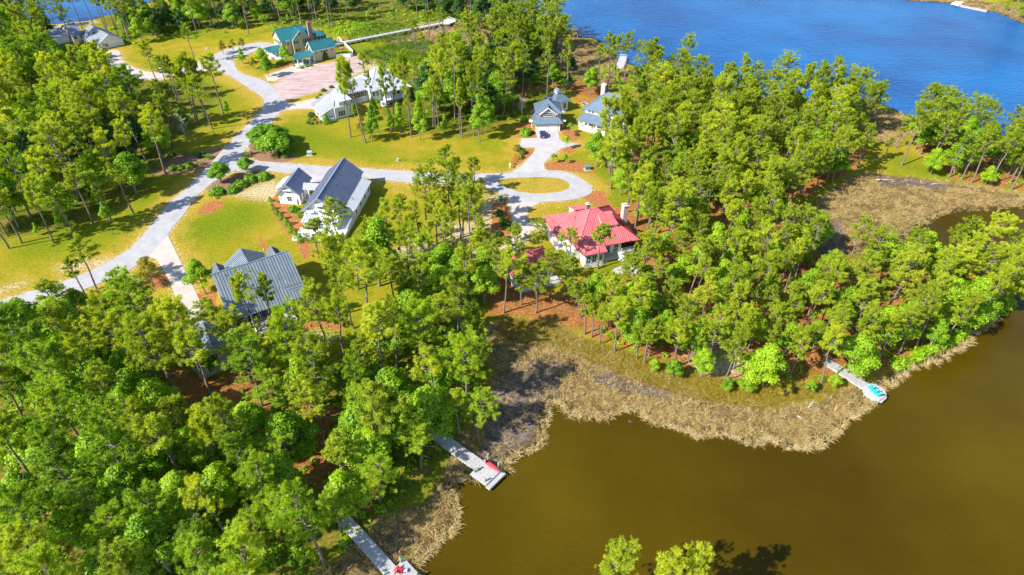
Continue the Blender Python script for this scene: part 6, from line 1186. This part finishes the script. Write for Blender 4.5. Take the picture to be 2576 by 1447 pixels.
# white garden fence beside the annex
t = thing('garden_fence', 'white curved board fence round the small yard beside the annex', 'fence', (0, 0, 0))
pts = [np.array(TH(x, y)[:2]) for x, y in ((1690, 520), (1725, 500), (1790, 580), (1870, 640), (1950, 715), (2020, 790), (2010, 850), (1960, 865), (1860, 868), (1765, 872), (1680, 895))]
for p, q in zip(pts, pts[1:]):
    d_ = q - p; c = (p + q) / 2; MB().cbox((c[0], c[1], .75), np.linalg.norm(d_) - .1, .08, 1.3, math.atan2(d_[1], d_[0])).cbox((c[0], c[1], 1.43), np.linalg.norm(d_), .18, .06, math.atan2(d_[1], d_[0])).build('panel', M['trim'], t)
for p in pts: MB().cbox((p[0], p[1], .8), .16, .16, 1.6).build('post', M['trim'], t)
wp = thing('firewood_pile', 'pile of red brown logs in the fenced yard', 'log pile', (*wpt(TH(1790, 690)), 0)); r_ = random.Random(3)
for i in range(9): x, y = r_.uniform(-1.1, 1.1), r_.uniform(-.7, .7); an = r_.uniform(0, 3); z = .15 + .25 * (i // 5); MB().tube([(x - math.cos(an) * .7, y - math.sin(an) * .7, z), (x + math.cos(an) * .7, y + math.sin(an) * .7, z + .1)], .15, 7).build('log', M['brick'], wp)

# ------------------------------------------------------------------ vehicles
def wheel(root, x, y, r=.34, w=.24):
    o = MB().tube([(x, y - w / 2, r), (x, y + w / 2, r)], r, 14).build('wheel', M['rubber'], root); s = 1 if y > 0 else -1
    MB().tube([(x, y + s * (w / 2 - .01), r), (x, y + s * (w / 2 + .02), r)], r * .62, 12).build('rim', M['rim'], o)
def section_body(prof, hw, m, name, root, top=1.0):
    """profile [(x,z,half width factor)] closed loop in the side plane, lofted across the width with rounded shoulders"""
    mb = MB(); n = len(prof)
    for f, inset in ((-1, .12), (-1, 0), (1, 0), (1, .12)):
        for x, z, k in prof: mb.v.append((x * (1 - inset * .12), f * hw * k * (1 if inset else 1) - (f * (0 if inset else .05)), z - (inset * .25 if z > .9 else -inset * .2)))
    order = [1, 0, 3, 2]; base = [0, n, 2 * n, 3 * n]; seq = [base[1], base[0], base[3], base[2]]
    seq = [base[0], base[1], base[2], base[3]]
    for a_, b_ in zip(seq, seq[1:]):
        for i in range(n): mb.f.append((a_ + i, a_ + (i + 1) % n, b_ + (i + 1) % n, b_ + i))
    mb.f.append(tuple(range(n))); mb.f.append(tuple(3 * n + i for i in range(n))[::-1])
    return mb.build(name, M[m], root)
def suv(label, p, rz, m, group=None, cat='suv'):
    c = thing('parked_car', label, cat, p, rz, group); H = .93
    low = [(-2.25, .42), (-2.3, .75), (-2.2, 1.02), (.75, 1.06), (1.9, .96), (2.28, .72), (2.25, .40), (1.7, .32), (-1.8, .32)]
    body = MB().prism([(x, -H, z) for x, z in low], (0, 2 * H, 0)).build('body', M[m], c); bv = body.modifiers.new('edge', 'BEVEL'); bv.width = .09; bv.segments = 3; bv.limit_method = 'ANGLE'
    cab = MB(); up = [(-2.1, 1.0, .86), (-1.85, 1.62, .74), (.15, 1.66, .74), (.95, 1.03, .84)]
    cab.add([(x, -w, z) for x, z, w in up] + [(x, w, z) for x, z, w in up], [(0, 1, 2, 3), (7, 6, 5, 4), (0, 4, 5, 1), (1, 5, 6, 2), (2, 6, 7, 3), (3, 7, 4, 0)])
    g = cab.build('windows', M['glass'], c)
    rfm = MB().prism([(-1.9, -.76, 1.60), (-1.9, .76, 1.60), (.2, .76, 1.64), (.2, -.76, 1.64)], (0, 0, .09)).build('roof', M[m], c); b2 = rfm.modifiers.new('edge', 'BEVEL'); b2.width = .04; b2.segments = 2
    for sx in (-1.1, -.35):
        for sy in (-1, 1): MB().beam((sx, sy * .885, 1.02), (sx, sy * .765, 1.62), .09, .05).build('pillar', M[m], c)
    for x in (-1.45, 1.4):
        for y in (-.84, .84): wheel(c, x, y)
    for sy in (-1, 1):
        MB().box(-2.32, -2.24, sy * .72 - .12, sy * .72 + .12, .72, 1.0).build('tail_lamp', M['lamp'], c); MB().box(2.16, 2.29, sy * .68 - .16, sy * .68 + .16, .70, .86).build('headlight', M['lens'], c)
        MB().box(.62, .82, sy * 1.02 - .09, sy * 1.02 + .09, 1.02, 1.2).build('mirror', M[m], c); MB().beam((-1.7, sy * .6, 1.74), (.0, sy * .6, 1.76), .05, .05).build('roof_rail', M['black'], c)
    MB().box(-2.34, -2.26, -.26, .26, .55, .68).build('number_plate', M['trim'], c); MB().box(-2.36, -2.22, -.85, .85, .42, .54).build('bumper', M['black'], c)
    return c
def pickup(label, p, rz, m, group=None):
    c = thing('parked_pickup', label, 'pickup truck', p, rz, group); H = .96
    body = MB().prism([(x, -H, z) for x, z in [(-.75, .45), (-.75, 1.08), (1.1, 1.1), (2.5, 1.02), (2.75, .8), (2.7, .45)]], (0, 2 * H, 0)).build('body', M[m], c); bv = body.modifiers.new('edge', 'BEVEL'); bv.width = .08; bv.segments = 3; bv.limit_method = 'ANGLE'
    MB().box(-2.75, -.75, -H, H, .5, .62).box(-2.75, -.75, -H, -H + .1, .62, 1.06).box(-2.75, -.75, H - .1, H, .62, 1.06).box(-2.78, -2.68, -H + .1, H - .1, .62, 1.06).build('cargo_bed', M[m], c)
    cab = MB(); up = [(-.72, 1.05, .88), (-.62, 1.72, .76), (.75, 1.75, .76), (1.35, 1.08, .86)]
    cab.add([(x, -w, z) for x, z, w in up] + [(x, w, z) for x, z, w in up], [(0, 1, 2, 3), (7, 6, 5, 4), (0, 4, 5, 1), (1, 5, 6, 2), (2, 6, 7, 3), (3, 7, 4, 0)]); cab.build('windows', M['glass'], c)
    MB().prism([(-.66, -.78, 1.70), (-.66, .78, 1.70), (.8, .78, 1.73), (.8, -.78, 1.73)], (0, 0, .09)).build('roof', M[m], c)
    for x in (-1.75, 1.75):
        for y in (-.86, .86): wheel(c, x, y, .38)
    for sy in (-1, 1): MB().box(2.62, 2.77, sy * .7 - .16, sy * .7 + .16, .76, .94).build('headlight', M['lens'], c); MB().box(-2.8, -2.72, sy * .86 - .08, sy * .86 + .08, .75, 1.0).build('tail_lamp', M['lamp'], c)
    return c
q = BG(500, 840); suv('navy blue suv parked on the pale driveway before the tan garage', (q[0], q[1], .03), R_(92), 'car_blue')
q = BG(1660, 880); suv('black car half hidden under pines beside the cream house', (q[0], q[1], .03), R_(35), 'car_dark', None, 'car')
q = TL(1290, 1270); pickup('white pickup truck parked among the shaded pines', (q[0], q[1], .03), R_(-60), 'car_white')
for x, y, r, m, l in ((1160, 1330, -50, 'car_dark', 'dark car parked beside the white pickup under pines'), (1040, 1220, -45, 'car_white', 'pale car parked under pines behind the white pickup'), (1590, 1340, 120, 'car_dark', 'dark car at the clearing edge beyond the pine trunks')): q = TL(x, y); suv(l, (q[0], q[1], .03), R_(r), m, 'cars under the pines', 'car')
q = R1(1245, 545); suv('white van like car on the shaded lane behind the pines', (q[0], q[1], .03), R_(30), 'car_white', 'cars under the pines', 'car')

# ------------------------------------------------------------------ small things on the lawns
def util_box(label, p, s=1.0, m='util', rz=.2):
    t = thing('utility_box', label, 'utility box', (p[0], p[1], ground_z(p[0], p[1])), rz); MB().box(-.55 * s, .55 * s, -.5 * s, .5 * s, .08, .85 * s).build('cabinet', M[m], t); MB().prism([(-.6 * s, -.55 * s, .85 * s), (.6 * s, -.55 * s, .85 * s), (.6 * s, .55 * s, .97 * s), (-.6 * s, .55 * s, .97 * s)], (0, 0, .06)).build('lid', M[m], t)
    MB().box(-.75 * s, .75 * s, -.7 * s, .7 * s, -.05, .08).build('pad', M['concrete'], t); MB().box(.1 * s, .16 * s, -.54 * s, -.5 * s, .35 * s, .55 * s).build('handle', M['black'], t)
util_box('pale green transformer box on the long lawn by the triangular bed', R2(408, 1172), 1.2, 'utilg'); util_box('small low grey green box far along the long lawn', R2(1073, 1217), .6, 'utilg'); util_box('green transformer box beside the loop and red house driveway', R6(1850, 75), 1.15); util_box('green transformer box on straw beside the loop under the big tree', BG(1150, 1330), 1.3)
def marker(label, R, x, y, top, m='woodb', w=.12):
    b = R(x, y); h = rise(b, R, (x, top)); t = thing('marker_post', label, 'post', (b[0], b[1], ground_z(b[0], b[1]))); MB().box(-w / 2, w / 2, -w / 2, w / 2, -.2, h).build('shaft', M[m], t); MB().box(-w * .7, w * .7, -w * .7, w * .7, h, h + .06).build('cap', M[m], t)
marker('dark short post in the middle of the long lawn', R2, 720, 1170, 1150); marker('dark green post on the grass beside the lower road', R5, 855, 330, 298, 'util', .2); marker('tall white post at the tip of the triangular bed', SH, 960, 638, 505, 'trim', .22)
marker('white marker post on the grass by the turning circle', R1, 1775, 500, 478, 'trim', .2); marker('small white cleanout post in the orange ring by the concrete driveway', R5, 1055, 685, 655, 'trim', .25)
def mailbox(label, p):
    t = thing('mailbox', label, 'mailbox', (p[0], p[1], 0)); MB().box(-.1, .1, -.1, .1, 0, 1.1).build('post', M['trim'], t); b = MB().box(-.18, .18, -.35, .35, 1.1, 1.45).build('box', M['trim'], t); MB().box(-.2, .2, -.38, -.34, 1.12, 1.4).build('door', M['trim'], b)
mailbox('white mailbox beside the mouth of the pale driveway', BG(20, 1310)); mailbox('white mailbox on the far side of the branch road by the loop', R2(1425, 1440))
t = thing('patio_umbrella', 'closed blue patio umbrella on the red house terrace', 'umbrella', (*wpt(RH(2180, 1045)), 0)); MB().tube([(0, 0, 0), (0, 0, 2.6)], .03, 6).build('pole', M['trim'], t); MB().lathe((0, 0, 0), [(.42, .9), (.5, 1.0), (.34, 1.7), (.14, 2.35), (.03, 2.6)], 10).build('canopy', M['umb'], t); MB().lathe((0, 0, 0), [(.3, 0), (.3, .08), (.1, .12)], 10).build('base', M['black'], t)
t = thing('garden_steps', 'dark timber steps with rails leading down from the terrace through pines', 'steps', (*wpt(RH(2120, 1290)), 0), R_(15))
for i in range(5): MB().box(-1.3, 1.3, -.45 - i * .5, -.02 - i * .5, 0, .75 - i * .15).build('tread', M['woodb'], t)
for sx in (-1, 1): MB().beam((sx * 1.3, 0, 1.6), (sx * 1.3, -2.5, 1.0), .08, .08).beam((sx * 1.3, 0, 0), (sx * 1.3, 0, 1.6), .1, .1).beam((sx * 1.3, -2.5, 0), (sx * 1.3, -2.5, 1.0), .1, .1).build('handrail', M['black'], t)
t = thing('fire_pit', 'round stone fire pit on the grass between the pavilion and cream house', 'fire pit', (*wpt(BG(1115, 385)), 0))
for i in range(12): an = i * math.pi / 6; MB().cbox((1.0 * math.cos(an), 1.0 * math.sin(an), .22), .45, .3, .42, an + math.pi / 2).build('stone', M['stone'], t)
MB().lathe((0, 0, .02), [(.85, 0), (.85, .08)], 12).build('ash_bed', M['black'], t)
t = thing('air_conditioner', 'white air conditioning unit behind a low screen at the tin cottage corner', 'air conditioner', (*wpt(LH(620, 1330)), 0), R_(36)); MB().box(-.5, .5, -.5, .5, .1, 1.1).build('cabinet', M['trim'], t); MB().lathe((0, 0, 1.1), [(.4, 0), (.4, .05), (.1, .07)], 12).build('fan_grille', M['black'], t)
for a_, b_ in (((-1.1, -.9), (.9, -.9)), ((-1.1, -.9), (-1.1, .8))): rail(t, a_, b_, 0, 1.0, 'trim', .14)
t = thing('wall_ruin', 'curved stone garden wall on the lawn behind the raised tin roofed house', 'garden wall', (0, 0, 0)); c0 = np.array(LH(2290, 620)[:2])
for i in range(16): an = R_(-60 + i * 13); p = c0 + 3.6 * np.array([math.cos(an), math.sin(an)]); MB().cbox((p[0], p[1], .25), .85, .35, .5 + .06 * (i % 3), an + math.pi / 2).build('stone', M['stone'], t)
r_ = random.Random(8)
def log(label, R, p0, p1, w=.16, m='dead'):
    a_, b_ = R(*p0), R(*p1); z = ground_z(*a_[:2]) + .2; t = thing('fallen_log', label, 'log', (a_[0], a_[1], z)); d_ = (b_[0] - a_[0], b_[1] - a_[1]); MB().tube([(0, 0, 0), (d_[0] * .5 + .1, d_[1] * .5, .08), (d_[0], d_[1], .15)], [w, w * .8, w * .35], 7).build('trunk', M[m], t)
    MB().tube([(d_[0] * .6, d_[1] * .6, .1), (d_[0] * .75 + .4, d_[1] * .75 - .5, .5)], [w * .4, w * .12], 5).build('branch', M[m], t)
log('pale fallen log in the marsh grass near the octagonal dock', R12, (305, 190), (345, 135), .22); log('short pale driftwood piece in the creek marsh grass', R12, (222, 250), (245, 275), .13); log('long pale log across the upper mudflat', R4, (815, 1357), (940, 1365), .2); log('dark log lying on the upper mudflat', R4, (825, 1378), (880, 1345), .25, 'woodb'); log('thin pale log at the far side of the upper mudflat', R4, (1240, 1390), (1290, 1392), .14); log('white driftwood limb on the river shore by the dark pier', KR, (205, 245), (240, 225), .2); log('long pale log in the boardwalk marsh beside the purple mud', KB, (1430, 650), (1810, 668), .22)
for i, (R, x, y, s, l) in enumerate(((R11, 890, 280, .45, 'dark rock in the creek shallows by the marsh edge'), (R11, 840, 283, .25, 'small dark rock beside the creek marsh edge'), (R11, 1530, 382, .4, 'pale rock in the water below the marsh tussocks'), (R11, 995, 270, .35, 'pale rock at the tip of a marsh tussock'), (R6, 875, 635, .8, 'pale flat boulder on the shaded lawn between tall pines'), (R6, 970, 520, .5, 'small boulder on the lawn near the white house shadow'), (R1, 1565, 368, .6, 'boulder on the grass by the turning circle'))):
    q = R(x, y); mb = MB()
    rr = np.random.default_rng(i); mb.lathe((0, 0, -.2), [(s * .7, 0), (s, s * .35), (s * .75, s * .75), (s * .2, s * .95)], 9, 1.3, .9); mb.v = [tuple(np.array(v) + rr.normal(0, s * .07, 3)) for v in mb.v]
    o = mb.build('boulder', M['darkstone' if i < 2 else 'stone'], None, False, (q[0], q[1], max(ground_z(q[0], q[1]), -.6))); tag(o, l, 'rock')
